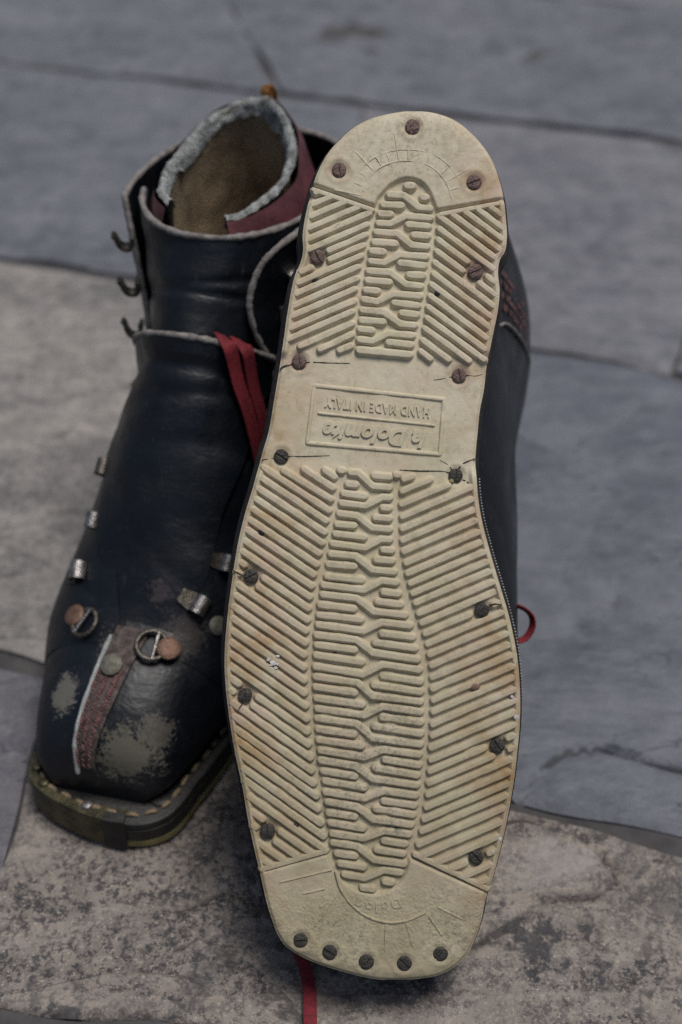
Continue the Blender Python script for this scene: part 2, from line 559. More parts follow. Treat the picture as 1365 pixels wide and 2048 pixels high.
def build_tread_base():
    ys = np.unique(np.concatenate([np.arange(223, 1960, 2.4), [222.3, 224.2, 1958.5, 1960.0]]))
    nx = 220
    rows = []
    for y in ys:
        s = row_span(y)
        if s is None or s[1] - s[0] < 2:
            continue
        # a little denser towards the two edges
        q = np.linspace(0, 1, nx)
        q = q + 0.035 * np.sin(2 * np.pi * q) * -1
        rows.append(np.stack([s[0] + (s[1] - s[0]) * q, np.full(nx, y)], 1))
    g = np.array(rows)
    ny = len(g)
    pts = g.reshape(-1, 2)
    ed = edge_dist(pts)
    y, x = pts[:, 1], pts[:, 0]
    h = np.zeros(len(pts))
    # raised rim beside the ribs
    zone = np.maximum(sstep(y, 392, 412) * (1 - sstep(y, 700, 720)), sstep(y, 925, 960) * (1 - sstep(y, 1760, 1800)))
    rim = (1 - sstep(ed, 7, 17)) * zone
    h = np.maximum(h, rim)
    # heel and toe pads
    for poly, ln in ((PAD_HEEL, PAD_HEEL_LINE), (PAD_TOE, PAD_TOE_LINE)):
        ins = inside(pts, poly)
        d = seg_dist(pts, ln)
        sd = np.where(ins, d, -d)
        h = np.maximum(h, sstep(sd, -3.0, 4.5))
    # oval toe end is softly dished on its left side
    soft = 1 - sstep(np.hypot(x - 690, y - 1752), 10, 46)
    h = h - 0.35 * soft * h
    z = -h * RIB_H
    # worn, uneven surface
    nz = np.array([noise.noise((a * 0.02, b * 0.02, 1.3)) * 1.0 + noise.noise((a * 0.07, b * 0.07, 5.1)) * 0.45 for a, b in pts])
    z = z + nz
    # edges worn round, toe and heel rolled
    z = z + 5.5 * (1 - sstep(ed, 0, 9)) ** 1.6
    z = z + 5.0 * (1 - sstep(ed, 0, 30)) ** 2 * (sstep(y, 1800, 1900) + 1 - sstep(y, 240, 330))
    # sinks round the screws, cracked lips
    for (sx, sy, a, k) in SCREWS:
        dd = np.hypot(x - sx, y - sy)
        z = z + 3.0 * np.exp(-(dd / 19.0) ** 2) - 1.6 * np.exp(-((dd - 23) / 6.0) ** 2)
    vs = [((a - CX) * U, (b - HY) * U, c * U) for (a, b), c in zip(pts, z)]
    fs = []
    for i in range(ny - 1):
        for j in range(nx - 1):
            a = i * nx + j
            fs.append((a, a + 1, a + nx + 1, a + nx))
    # side wall of the rubber
    loop = [j for j in range(nx)] + [i * nx + nx - 1 for i in range(1, ny)] + [(ny - 1) * nx + j for j in range(nx - 2, -1, -1)] + [i * nx for i in range(ny - 2, 0, -1)]
    o = len(vs)
    zb = 0.0058
    for k in loop:
        a, b, c = vs[k]
        vs.append((a, b, zb))
    m = len(loop)
    for k in range(m):
        k2 = (k + 1) % m
        fs.append((loop[k], o + k, o + k2, loop[k2]))
    me = bpy.data.meshes.new('sole')
    me.from_pydata(vs, [], fs)
    me.update()
    bm = bmesh.new()
    bm.from_mesh(me)
    bmesh.ops.recalc_face_normals(bm, faces=bm.faces)
    bm.to_mesh(me)
    bm.free()
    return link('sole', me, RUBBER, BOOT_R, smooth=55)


SOLE = build_tread_base()


def bar_mesh(poly, w=8.6, h=RIB_H, end=1.0, ring=None):
    """a moulded rubber bar: rounded ends, flared foot, worn round top; poly in sole units"""
    p = [np.array(q, float) for q in poly]
    # resample
    pts = []
    for a, b in zip(p[:-1], p[1:]):
        k = max(1, int(np.linalg.norm(b - a) / 9))
        for j in range(k):
            pts.append(a + (b - a) * j / k)
    pts.append(p[-1])
    n = len(pts)
    # bring the ends in so that the round caps end at the given points
    L = sum(np.linalg.norm(b - a) for a, b in zip(p[:-1], p[1:]))
    sh = min(w * 0.62, L * 0.3)
    d0 = (pts[1] - pts[0]) / np.linalg.norm(pts[1] - pts[0])
    d1 = (pts[-1] - pts[-2]) / np.linalg.norm(pts[-1] - pts[-2])
    pts[0] = pts[0] + d0 * min(sh, np.linalg.norm(pts[1] - pts[0]) * 0.8)
    pts[-1] = pts[-1] - d1 * min(sh, np.linalg.norm(pts[-1] - pts[-2]) * 0.8)
    nor = []
    for i in range(n):
        a = pts[i] - pts[i - 1] if i else pts[1] - pts[0]
        b = pts[i + 1] - pts[i] if i < n - 1 else pts[-1] - pts[-2]
        a = a / np.linalg.norm(a)
        b = b / np.linalg.norm(b)
        t = a + b
        t /= np.linalg.norm(t)
        m = np.array([-t[1], t[0]])
        nor.append(m / max(0.6, m @ np.array([-a[1], a[0]])))
    jit = [1 + 0.12 * noise.noise((q[0] * 0.05, q[1] * 0.05, 9.7)) + 0.07 * noise.noise((q[0] * 0.17, q[1] * 0.17, 4.7)) for q in pts]
    hj = [(-2.6 * max(0, noise.noise((q[0] * 0.030, q[1] * 0.06, 6.6)) - 0.22)) * 3 + 0.7 * noise.noise((q[0] * 0.04, q[1] * 0.04, 3.3)) + 0.5 * noise.noise((q[0] * 0.13, q[1] * 0.13, 8.3)) for q in pts]
    prof = ring or [(1.26, -0.12), (1.14, 0.0), (1.05, 0.09), (0.66, 0.88), (0.60, 0.97), (0.48, 1.0), (0.16, 1.0)]
    K = 5
    vs = []
    for (f, hh) in prof:
        r = w * f
        for i in range(n):
            q = pts[i] + nor[i] * r * jit[i]
            vs.append((q[0], q[1], h * hh + hj[i] * max(0, hh)))
        for k in range(1, K):
            a = math.pi / 2 - math.pi * k / K
            q = pts[-1] + (d1 * math.cos(a) + np.array([-d1[1], d1[0]]) * math.sin(a)) * r * jit[-1]
            vs.append((q[0], q[1], h * hh + hj[-1] * max(0, hh)))
        for i in range(n - 1, -1, -1):
            q = pts[i] - nor[i] * r * jit[i]
            vs.append((q[0], q[1], h * hh + hj[i] * max(0, hh)))
        for k in range(1, K):
            a = -math.pi / 2 - math.pi * k / K
            q = pts[0] + (d0 * math.cos(a) + np.array([-d0[1], d0[0]]) * math.sin(a)) * r * jit[0]
            vs.append((q[0], q[1], h * hh + hj[0] * max(0, hh)))
    m = 2 * n + 2 * (K - 1)
    fs = []
    for a in range(len(prof) - 1):
        for k in range(m):
            k2 = (k + 1) % m
            fs.append((a * m + k, a * m + k2, (a + 1) * m + k2, (a + 1) * m + k))
    o = (len(prof) - 1) * m

    def right(i):
        return o + n + K - 1 + (n - 1 - i)
    for i in range(n - 1):
        fs.append((o + i, o + i + 1, right(i + 1), right(i)))
    fs.append(tuple([o + n - 1] + [o + n + k for k in range(K - 1)] + [right(n - 1)]))
    fs.append(tuple([right(0)] + [o + 2 * n + K - 1 + k for k in range(K - 1)] + [o]))
    return [((x - CX) * U, (y - HY) * U, -z * U) for x, y, z in vs], fs


N_BAR = [0]


def add_bar(poly, w=8.6, h=RIB_H, name='tread_bar', ring=None):
    v, f = bar_mesh(poly, w, h, ring=ring)
    N_BAR[0] += 1
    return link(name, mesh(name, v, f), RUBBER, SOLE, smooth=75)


def crop(off, s, pts, dy=0):
    return [(off[0] + x / s, off[1] + (y + dy) / s) for x, y in pts]


# middle bars of the heel
for b in [[(640, 180), (760, 180)], [(822, 305), (895, 305)], [(450, 275), (635, 284), (795, 412), (945, 428)], [(385, 382), (640, 392)], [(355, 478), (520, 486)],
          [(335, 580), (490, 588), (660, 503), (950, 528)], [(655, 592), (925, 618)], [(710, 706), (918, 722)], [(310, 672), (565, 692), (718, 818), (910, 838)],
          [(290, 783), (575, 803)], [(260, 878), (440, 893)], [(250, 988), (430, 1006), (590, 918), (897, 943)], [(570, 1008), (880, 1038)], [(662, 1135), (862, 1148)],
          [(230, 1093), (490, 1113), (660, 1243), (843, 1258)], [(216, 1193), (512, 1218)], [(197, 1298), (383, 1316)], [(180, 1396), (350, 1426), (520, 1343), (832, 1368)],
          [(502, 1433), (812, 1473)], [(585, 1543), (797, 1568)], [(160, 1513), (420, 1538), (600, 1668), (778, 1683)], [(152, 1623), (448, 1643)], [(136, 1718), (320, 1738)],
          [(130, 1830), (300, 1850), (470, 1768), (755, 1793)], [(442, 1858), (737, 1893)], [(126, 1943), (728, 1998)]]:
    add_bar(crop((690, 340), 5.39, b), 9.6 if len(b) == 2 else 9.2)
# middle bars of the forefoot
FORE = []
for b in [[(225, 250), (310, 262)], [(918, 308), (990, 316)], [(348, 278), (480, 288), (660, 453), (895, 473)], [(645, 318), (900, 340)], [(318, 424), (480, 436)],
          [(265, 538), (590, 580)], [(243, 658), (570, 698), (780, 588), (898, 598)], [(750, 716), (890, 726)], [(655, 838), (892, 855)], [(212, 788), (460, 818), (650, 968), (897, 990)],
          [(185, 923), (460, 943)], [(163, 1038), (585, 1090)], [(128, 1158), (570, 1218), (760, 1108), (900, 1116)], [(750, 1238), (922, 1250)], [(668, 1358), (930, 1380)],
          [(105, 1288), (440, 1318), (650, 1488), (955, 1518)], [(78, 1418), (460, 1448)]]:
    FORE.append(crop((640, 900), 6.2045, b))
for b in [[(238, 12), (630, 52)], [(205, 94), (630, 147), (800, 57), (968, 77)], [(790, 162), (985, 187)], [(730, 256), (1010, 292)], [(198, 187), (550, 227), (720, 357), (1050, 393)],
          [(175, 287), (555, 332)], [(160, 387), (622, 437)], [(155, 482), (630, 547), (800, 462), (1100, 497)], [(778, 566), (1125, 608)], [(708, 656), (1150, 718)],
          [(140, 582), (550, 632), (710, 757), (1170, 828)], [(140, 677), (560, 732)], [(135, 777), (630, 852)], [(130, 887), (620, 967), (810, 872), (1190, 928)], [(783, 980), (1200, 1042)],
          [(693, 1066), (1200, 1142)], [(130, 987), (560, 1047), (710, 1177), (1200, 1238)], [(130, 1087), (565, 1152)], [(136, 1197), (635, 1268)], [(145, 1297), (630, 1367), (810, 1282), (1200, 1338)],
          [(778, 1381), (1205, 1438)], [(698, 1471), (1200, 1548)], [(145, 1392), (550, 1447), (710, 1587), (1200, 1653)], [(155, 1497), (555, 1557)], [(160, 1602), (630, 1668)]]:
    FORE.append(crop((600, 1150), 4.875, b))
for b in [[(130, 97), (600, 172), (790, 97), (1180, 147)], [(780, 190), (1180, 257)], [(683, 276), (1160, 357)], [(135, 197), (510, 262), (690, 392), (1160, 457)], [(155, 307), (535, 367)],
          [(175, 407), (630, 482)], [(185, 517), (610, 587), (800, 512), (1150, 562)], [(773, 611), (1130, 662)], [(688, 686), (1120, 757)], [(200, 617), (520, 672), (690, 797), (1100, 857)],
          [(215, 727), (535, 777)], [(230, 827), (620, 897)], [(250, 937), (600, 987), (800, 917), (1080, 952)], [(773, 1011), (1040, 1052)], [(698, 1101), (1020, 1152)],
          [(258, 1027), (530, 1072), (700, 1207), (1030, 1252)], [(295, 1137), (540, 1172)], [(328, 1237), (625, 1287)], [(370, 1347), (600, 1392), (800, 1312), (995, 1337)], [(782, 1420), (905, 1437)],
          [(555, 1485), (712, 1507)]]:
    FORE.append(crop((610, 1480), 5.0556, b))
for b in FORE:
    add_bar(b, 8.6 if b[0][1] < 1100 else 9.0)


def side_bar(inner, slope, sgn, w, end=None):
    """straight herringbone bar from its inner end out to the rim, broken where a screw sits"""
    d = np.array([sgn, sgn * slope])
    d = d / np.linalg.norm(d)
    a = np.array(inner, float)
    if end is None:
        ts = np.arange(0, 330, 2.0)
        q = a + ts[:, None] * d
        ed = edge_dist(q)
        ok = inside(q, [tuple(p) for p in OUT]) & (ed > 5.0)
        if not ok[0]:
            return
        k = np.argmin(ok) if not ok.all() else len(ts)
        L = ts[max(k - 1, 0)]
        b = a + d * L
    else:
        b = np.array(end, float)
        L = np.linalg.norm(b - a)
        d = (b - a) / L
    cuts = []
    for (sx, sy, an, kk) in SCREWS:
        s = np.array([sx, sy]) - a
        t = s @ d
        o = abs(s @ np.array([-d[1], d[0]]))
        if o < 17 and -20 < t < L + 20:
            e = math.sqrt(max(0, 21 ** 2 - o * o))
            cuts.append((t - e, t + e))
    segs = [(0.0, L)]
    for c0, c1 in cuts:
        new = []
        for s0, s1 in segs:
            if c1 <= s0 or c0 >= s1:
                new.append((s0, s1))
                continue
            if c0 > s0:
                new.append((s0, c0))
            if c1 < s1:
                new.append((c1, s1))
        segs = new
    for s0, s1 in segs:
        if s1 - s0 > 9:
            # hand-cut mould: the bars wander a little
            m = (s0 + s1) / 2
            off = np.array([-d[1], d[0]]) * 1.2 * noise.noise((a[0] * 0.1, a[1] * 0.3, 2.0))
            add_bar([a + d * s0, a + d * m + off, a + d * s1], w)


# heel, left half
hl = lambda p: (560 + p[0] / 5.12, 340 + (p[1] + 12) / 5.12)
for k, p in enumerate([(945, 424), (912, 545), (900, 648), (873, 756), (850, 866), (823, 978), (812, 1095), (788, 1205), (783, 1325), (762, 1436)]):
    side_bar(hl(p), -0.43, -1, 8.4)
for p in [(837, 360), (695, 309), (552, 258), (409, 210)]:
    side_bar(hl(p), -0.43, -1, 8.2)
for a, b in [((762, 1556), (185, 1808)), ((757, 1668), (388, 1840)), ((750, 1785), (590, 1848))]:
    side_bar(hl(a), -0.43, -1, 8.4, hl(b))
add_bar([(624, 380), (749, 423)], 6.5)
# heel, right half
hr = lambda p: (800 + p[0] / 5.12, 340 + (p[1] + 6) / 5.12)
for k, p in enumerate([(385, 462), (384, 588), (372, 700), (358, 818), (343, 935), (328, 1050), (308, 1160), (293, 1278), (273, 1390)]):
    side_bar(hr(p), 0.745, 1, 8.0)
for p in [(520, 440), (650, 415), (780, 392), (910, 368), (1030, 345)]:
    side_bar(hr(p), 0.745, 1, 7.8)
for a, b in [((258, 1500), (880, 1955)), ((238, 1610), (725, 1965)), ((215, 1730), (520, 1955)), ((195, 1840), (330, 1948))]:
    side_bar(hr(a), 0.745, 1, 8.0, hr(b))
add_bar([(878, 431), (1003, 407)], 6.0)
# forefoot, left half
LF = [(674, 957), (671, 979), (667, 1002), (662.5, 1024.5), (657, 1045), (654, 1068), (649, 1089), (643, 1110), (638, 1132), (632, 1152), (628, 1175), (624.5, 1197), (622, 1220),
      (620, 1243), (617, 1265), (615.5, 1289), (613.5, 1313), (613, 1338), (614, 1364), (614, 1389), (616.5, 1415), (618.5, 1441), (619.5, 1466), (622, 1492), (626, 1518), (628, 1544),
      (632, 1570), (638, 1595), (641, 1621), (646, 1649), (652, 1675)]
for k, p in enumerate(LF):
    if k < 3:
        side_bar(p, 0.66, -1, 8.4, [(646, 938), (604, 936), (564, 939)][k])
    else:
        side_bar(p, 0.655 + 0.002 * k, -1, 8.3 + 0.03 * k)
for k in range(6):
    y0 = 1702 + 26.5 * k
    # meet the strip that runs from (517,1738) to (654,1700)
    x = (y0 - 0.70 * 656 - (1738 + 0.2774 * 517)) / (-0.2774 - 0.70)
    side_bar((x, 1738 - 0.2774 * (x - 517)), 0.70, -1, 8.8)
add_bar([(520, 1738), (657, 1699)], 7.5)
# forefoot, right half
RF = [(803, 961), (800, 985), (799, 1011), (800, 1036), (801, 1060), (801, 1083), (804, 1105), (808, 1128), (811, 1149), (816, 1169), (821, 1189), (827, 1208), (833, 1229),
      (839, 1248), (846, 1269), (851, 1290), (855, 1311), (859, 1333), (860, 1357), (861, 1379), (862, 1402), (862, 1425), (861, 1450), (860, 1473), (858, 1497), (857, 1522), (855, 1544),
      (853, 1568), (851, 1591), (848, 1616), (844, 1640), (839, 1664), (833, 1690)]
for k, p in enumerate(RF):
    if k < 3:
        side_bar(p, -0.42, 1, 8.4, [(828, 952), (865, 958), (903, 968)][k])
    else:
        side_bar(p, -0.425, 1, 8.4)
for k in range(1, 6):
    y0 = 1690 + 25.5 * k
    # meet the strip that runs from (824,1709) to (975,1778)
    x = (y0 + 0.425 * 833 - (1709 - 0.457 * 824)) / (0.457 + 0.425)
    side_bar((x, 1709 + 0.457 * (x - 824)), -0.425, 1, 8.6)
add_bar([(826, 1706), (978, 1778)], 7.0)

# raised outlines on the waist, heel and toe
THIN = [(1.3, -0.2), (1.0, 0.2), (0.8, 0.7), (0.55, 0.95), (0.2, 1.0)]
corners = [(629, 771), (889, 799), (880, 909), (615, 886)]
for i in range(4):
    a, b = np.array(corners[i], float), np.array(corners[(i + 1) % 4], float)
    d = (b - a) / np.linalg.norm(b - a)
    add_bar([a - d * 2, b + d * 2], 4.2, 4.0, 'label_border', THIN)
add_bar([(636, 826), (870, 851)], 2.6, 3.4, 'label_rule', THIN)


def pad_line(poly, w, h, z0=RIB_H):
    v, f = bar_mesh(poly, w, h, ring=THIN)
    v = [(a, b, c - z0 * U) for a, b, c in v]
    return link('moulded_line', mesh('moulded_line', v, f), RUBBER, SOLE, smooth=75)


pad_line(curve2([(672, 1740), (682, 1775), (703, 1806), (735, 1830), (775, 1842), (815, 1838), (850, 1822)], 8), 2.6, 3.0)
for a, b in (((655, 1803), (640, 1812)), ((690, 1818), (668, 1846)), ((733, 1840), (716, 1884)), ((772, 1846), (770, 1900)), ((858, 1830), (884, 1868)), ((560, 1762), (664, 1737)), ((812, 1842), (826, 1890)), ((876, 1812), (925, 1836)), ((650, 1775), (606, 1785)), ((672, 1790), (630, 1850))):
    pad_line([a, b], 2.0, 1.9)
pad_line(curve2([(726, 385), (738, 360), (758, 339), (786, 327), (820, 324), (852, 331), (878, 349), (896, 375), (902, 398)], 8), 1.7, 1.5)
pad_line(curve2([(702, 392), (716, 350), (742, 322), (780, 305), (822, 302), (864, 310), (898, 334), (920, 368), (926, 396)], 8), 1.2, 0.9)
for k in range(15):
    a = math.radians(192 + 11.5 * k)
    c = np.array([812, 412])
    pad_line([c + np.array([math.cos(a), math.sin(a)]) * 90, c + np.array([math.cos(a), math.sin(a)]) * (112 if k % 3 else 146)], 1.5, 1.1)


def raised_text(body, centre, size, rot_px, shear=0.0, ext=2.2, z0=0.0, bold=0.0, space=1.0, sx=1.0):
    """raised moulded lettering on the sole; rot_px: reading direction in sole units"""
    cu = bpy.data.curves.new('lettering', 'FONT')
    cu.body = body
    cu.size = size * U
    cu.extrude = ext * U
    cu.bevel_depth = 0.7 * U
    cu.bevel_resolution = 1
    cu.offset = bold * U
    cu.shear = shear
    cu.space_character = space
    cu.align_x = 'CENTER'
    cu.align_y = 'CENTER'
    o = bpy.data.objects.new('tmp', cu)
    col.objects.link(o)
    dg = bpy.context.evaluated_depsgraph_get()
    me = bpy.data.meshes.new_from_object(o.evaluated_get(dg))
    bpy.data.objects.remove(o)
    xd = Vector((rot_px[0], rot_px[1], 0)).normalized()
    zd = Vector((0, 0, -1))
    yd = zd.cross(xd)
    x, y = P(*centre)
    mt = Matrix.Translation((x, y, -z0 * U)) @ Matrix((xd, yd, zd)).transposed().to_4x4()
    me.transform(mt @ Matrix.Diagonal((sx, 1, 1, 1)))
    me.materials.clear()
    return link('lettering', me, RUBBER, SOLE, smooth=40)


raised_text('HAND MADE IN ITALY', (756, 814), 27, (-1, -0.104), 0, 2.2, 0.3, 0.35, 1.12, 0.70)
raised_text('la Dolomite', (752, 868), 46, (-1, -0.098), 0.28, 3.2, 0.3, 1.5, 1.0, 0.93)
for ch, x, y, a in (('D', 792, 1803, -16), ('o', 770, 1809, -8), ('l', 753, 1811, -3), ('o', 738, 1810, 4), ('m', 714, 1803, 16)):
    ra = math.radians(180 + a)
    raised_text(ch, (x, y), 29, (math.cos(ra), math.sin(ra)), 0, 1.3, RIB_H, 0.0)

# screws with slotted heads
for (sx, sy, ang, kind) in SCREWS:
    r = 14.6 + random.uniform(-0.5, 0.8)
    zt = -RIB_H - 2.6 if sy < 400 else (-RIB_H - 1.2 if sy > 1790 else (-4.5 if 700 < sy < 960 else -RIB_H + 0.5))
    vs, fs = [], []
    for side in (1, -1):
        o = len(vs)
        prof = [(1.0, 8.0), (1.0, 1.6), (0.9, 0.4), (0.6, -0.3)]
        K = 11
        for (f, dz) in prof:
            for k in range(K):
                a = math.pi * k / (K - 1)
                x = math.cos(a) * r * f
                y = side * (1.5 + math.sin(a) * (r - 1.5) * f)
                vs.append((x, y, zt + dz))
        vs.append((0, side * (1.5 + r * 0.25), zt - 0.5))
        c = len(vs) - 1
        for q in range(len(prof) - 1):
            for k in range(K):
                k2 = (k + 1) % K
                fs.append((o + q * K + k, o + q * K + k2, o + (q + 1) * K + k2, o + (q + 1) * K + k))
        q = len(prof) - 1
        for k in range(K):
            fs.append((o + q * K + k, o + q * K + (k + 1) % K, c))
    o = len(vs)
    for k in range(16):
        a = 2 * math.pi * k / 16
        vs.append((math.cos(a) * r * 0.97, math.sin(a) * r * 0.97, zt + 2.4))
    fs.append(tuple(o + k for k in range(16)))
    ca, sa = math.cos(math.radians(ang)), math.sin(math.radians(ang))
    vs = [((sx + x * ca - y * sa - CX) * U, (sy + x * sa + y * ca - HY) * U, z * U) for x, y, z in vs]
    link('screw', mesh('screw', vs, fs), SCREW_DARK if kind else SCREW_RUST, BOOT_R, 'dark slotted screw head' if kind else 'rusty slotted screw head', smooth=35)


def dot(px, py, r, ztop, m, name, sq=1.0, jag=0.0, lab=None, sink=6):
    vs, fs = [], []
    K = 10
    rj = [1 + random.uniform(-jag, jag) for _ in range(K)]
    for (f, dz) in ((1.0, sink), (1.0, 0.8), (0.75, 0.0)):
        for k in range(K):
            a = 2 * math.pi * k / K
            vs.append(((px + math.cos(a) * r * f * rj[k] - CX) * U, (py + math.sin(a) * r * f * sq * rj[k] - HY) * U, (ztop + dz) * U))
    for q in range(2):
        for k in range(K):
            fs.append((q * K + k, q * K + (k + 1) % K, (q + 1) * K + (k + 1) % K, (q + 1) * K + k))
    fs.append(tuple(2 * K + k for k in range(K)))
    return link(name, mesh(name, vs, fs), m, BOOT_R, lab, smooth=40)


for (x, y, r, zt) in ((630, 560, 6.5, -8.5), (875, 587, 6.0, -8.5), (524, 1064, 6.5, -10.2), (591, 1652, 6.5, -8.5), (670, 1303, 4.5, -2.5), (688, 1411, 4.5, -2.5)):
    dot(x, y, r, zt, NAILM, 'nail', 1.0, 0.1)
dot(950, 1372, 11, -10.5, PEBBLEM, 'pebble', 0.6, 0.12, 'brown grit stuck between the ribs')
dot(903, 962, 4.5, -8, YELLOWRUB, 'paint_fleck', 0.8, 0.2)
for (x, y, r) in ((538, 1318, 5), (546, 1326, 6), (552, 1335, 5), (557, 1312, 4.5), (556, 1327, 3.5), (541, 1330, 3)):
    dot(x, y, r, -11.3, FLECKM, 'paint_fleck', 0.8, 0.35, 'white paint fleck', 4)
for (x, y, r) in ((1024, 1393, 3.5), (1032, 1432, 4.5), (1000, 1677, 4), (986, 1700, 2.5)):
    dot(x, y, r, -10.6, FLECKM, 'paint_fleck', 1.1, 0.35, None, 5)

# cracks that run out from the screws
CR = [([(560, 739), (568, 733), (578, 731), (586, 727)], 1.8), ([(613, 724), (640, 725), (668, 726), (700, 726.5)], 1.1), ([(905, 753), (888, 757), (868, 760)], 0.7),
      ([(524, 920), (536, 918), (550, 915)], 0.8), ([(578, 912), (610, 912.5), (660, 911)], 0.7), ([(800, 940), (840, 942), (880, 942), (899, 945)], 1.3),
      ([(916, 940), (926, 928), (938, 922), (952, 917)], 1.7), ([(926, 959), (938, 966), (946, 973), (951, 980)], 1.2), ([(904, 939), (896, 929), (880, 920)], 0.7),
      ([(466, 1140), (478, 1146), (488, 1151)], 1.4), ([(978, 1212), (988, 1207), (1002, 1209)], 1.5), ([(487, 1405), (481, 1413), (477, 1421)], 1.0), ([(930, 749), (950, 752), (966, 748)], 0.6)]
parts = []
for pts, w in CR:
    q = curve2(pts, 5)
    z = -0.9
    if pts[0][0] < 500 or pts[0][0] > 970 or (pts[0][1] > 1390):
        z = -RIB_H - 1.5
    n = len(q)
    vs, fs = [], []
    for i, p in enumerate(q):
        a = np.array(q[min(i + 1, n - 1)]) - np.array(q[max(i - 1, 0)])
        a /= np.linalg.norm(a)
        ww = w * (0.55 + 0.45 * math.sin(math.pi * min(1, (i + 1) / n * 1.2))) * random.uniform(0.7, 1.25)
        for (s, dz) in ((-1, 0), (1, 0), (1, 3), (-1, 3)):
            vs.append(((p[0] - a[1] * ww * s - CX) * U, (p[1] + a[0] * ww * s - HY) * U, (z + dz) * U))
    for i in range(n - 1):
        for k in range(4):
            fs.append((i * 4 + k, i * 4 + (k + 1) % 4, i * 4 + 4 + (k + 1) % 4, i * 4 + 4 + k))
    link('crack', mesh('crack', vs, fs), CRACKM, SOLE, smooth=0)


# ------------------------------------------------------------------ layers of the sole shared by both boots
def slab(d0, d1, z0, z1, mirror, rnd=0.0012):
    """solid plate in the outline of the sole, offset d0 at z0 and d1 at z1"""
    vs, fs = [], []
    rings = [(d0 - 6, z0), (d0, z0 + rnd * 0.5), ((d0 + d1) / 2, (z0 + z1) / 2), (d1, z1 - rnd * 0.5), (d1 - 6, z1)]
    m = len(OUT)
    for d, z in rings:
        for x, y in offset_outline(d):
            vs.append(((x - CX) * U * mirror, (y - HY) * U, z))
    for q in range(len(rings) - 1):
        for k in range(m):
            k2 = (k + 1) % m
            fs.append((q * m + k, q * m + k2, (q + 1) * m + k2, (q + 1) * m + k))
    fs.append(tuple(range(m)))
    fs.append(tuple((len(rings) - 1) * m + k for k in range(m)))
    return vs, fs


v, f = slab(9, 12, 0.0056, 0.0125, 1)
link('midsole', mesh('midsole', v, f), MIDSOLE, BOOT_R, smooth=50)
v, f = slab(15, 16, 0.0127, 0.0170, 1)
WELT_R = link('welt', mesh('welt', v, f), MIDSOLE, BOOT_R, smooth=50)
v, f = slab(0, 2, 0.0, 0.0050, -1)
link('sole', mesh('sole', v, f), YELLOWRUB, BOOT_L, 'yellowed rubber sole seen as a thin line', smooth=50)
v, f = slab(3, 3, 0.0052, 0.0125, -1)
link('midsole', mesh('midsole', v, f), MIDSOLE, BOOT_L, smooth=50)
v, f = slab(3, 1, 0.0127, 0.0165, -1)
WELT_L = link('welt', mesh('welt', v, f), MIDSOLE, BOOT_L, smooth=50)

# ------------------------------------------------------------------ upper: sections fan from the toe round the instep to the cuff
#  yd, zd (top of foot / front of shaft), yb, zb (bottom / back), half width, where widest, lower exponent
SEC = np.array([
    (.2905, .030, .2890, .0165, .0215, .62, 2.8),
    (.2870, .046, .2830, .0165, .0290, .62, 3.0),
    (.2770, .058, .2680, .0165, .0350, .64, 3.1),
    (.2600, .067, .2490, .0165, .0404, .66, 3.1),
    (.2410, .074, .2270, .0165, .0460, .68, 3.0),
    (.2220, .088, .2000, .0165, .0480, .68, 2.8),
    (.2050, .108, .1700, .0165, .0455, .66, 2.6),
    (.1900, .131, .1300, .0165, .0425, .62, 2.4),
    (.1780, .149, .0850, .0165, .0395, .58, 2.3),
    (.1690, .162, .0370, .0175, .0370, .55, 2.3),
    (.1610, .173, .0060, .0350, .0365, .52, 2.3),
    (.1540, .182, -.002, .0720, .0380, .50, 2.3),
    (.1480, .190, .0060, .1150, .0400, .50, 2.3),
    (.1430, .197, .0130, .1560, .0415, .50, 2.3),
    (.1400, .202, .0170, .1870, .0425, .50, 2.3),
    (.1380, .206, .0190, .2030, .0425, .50, 2.3)])
NS = len(SEC)


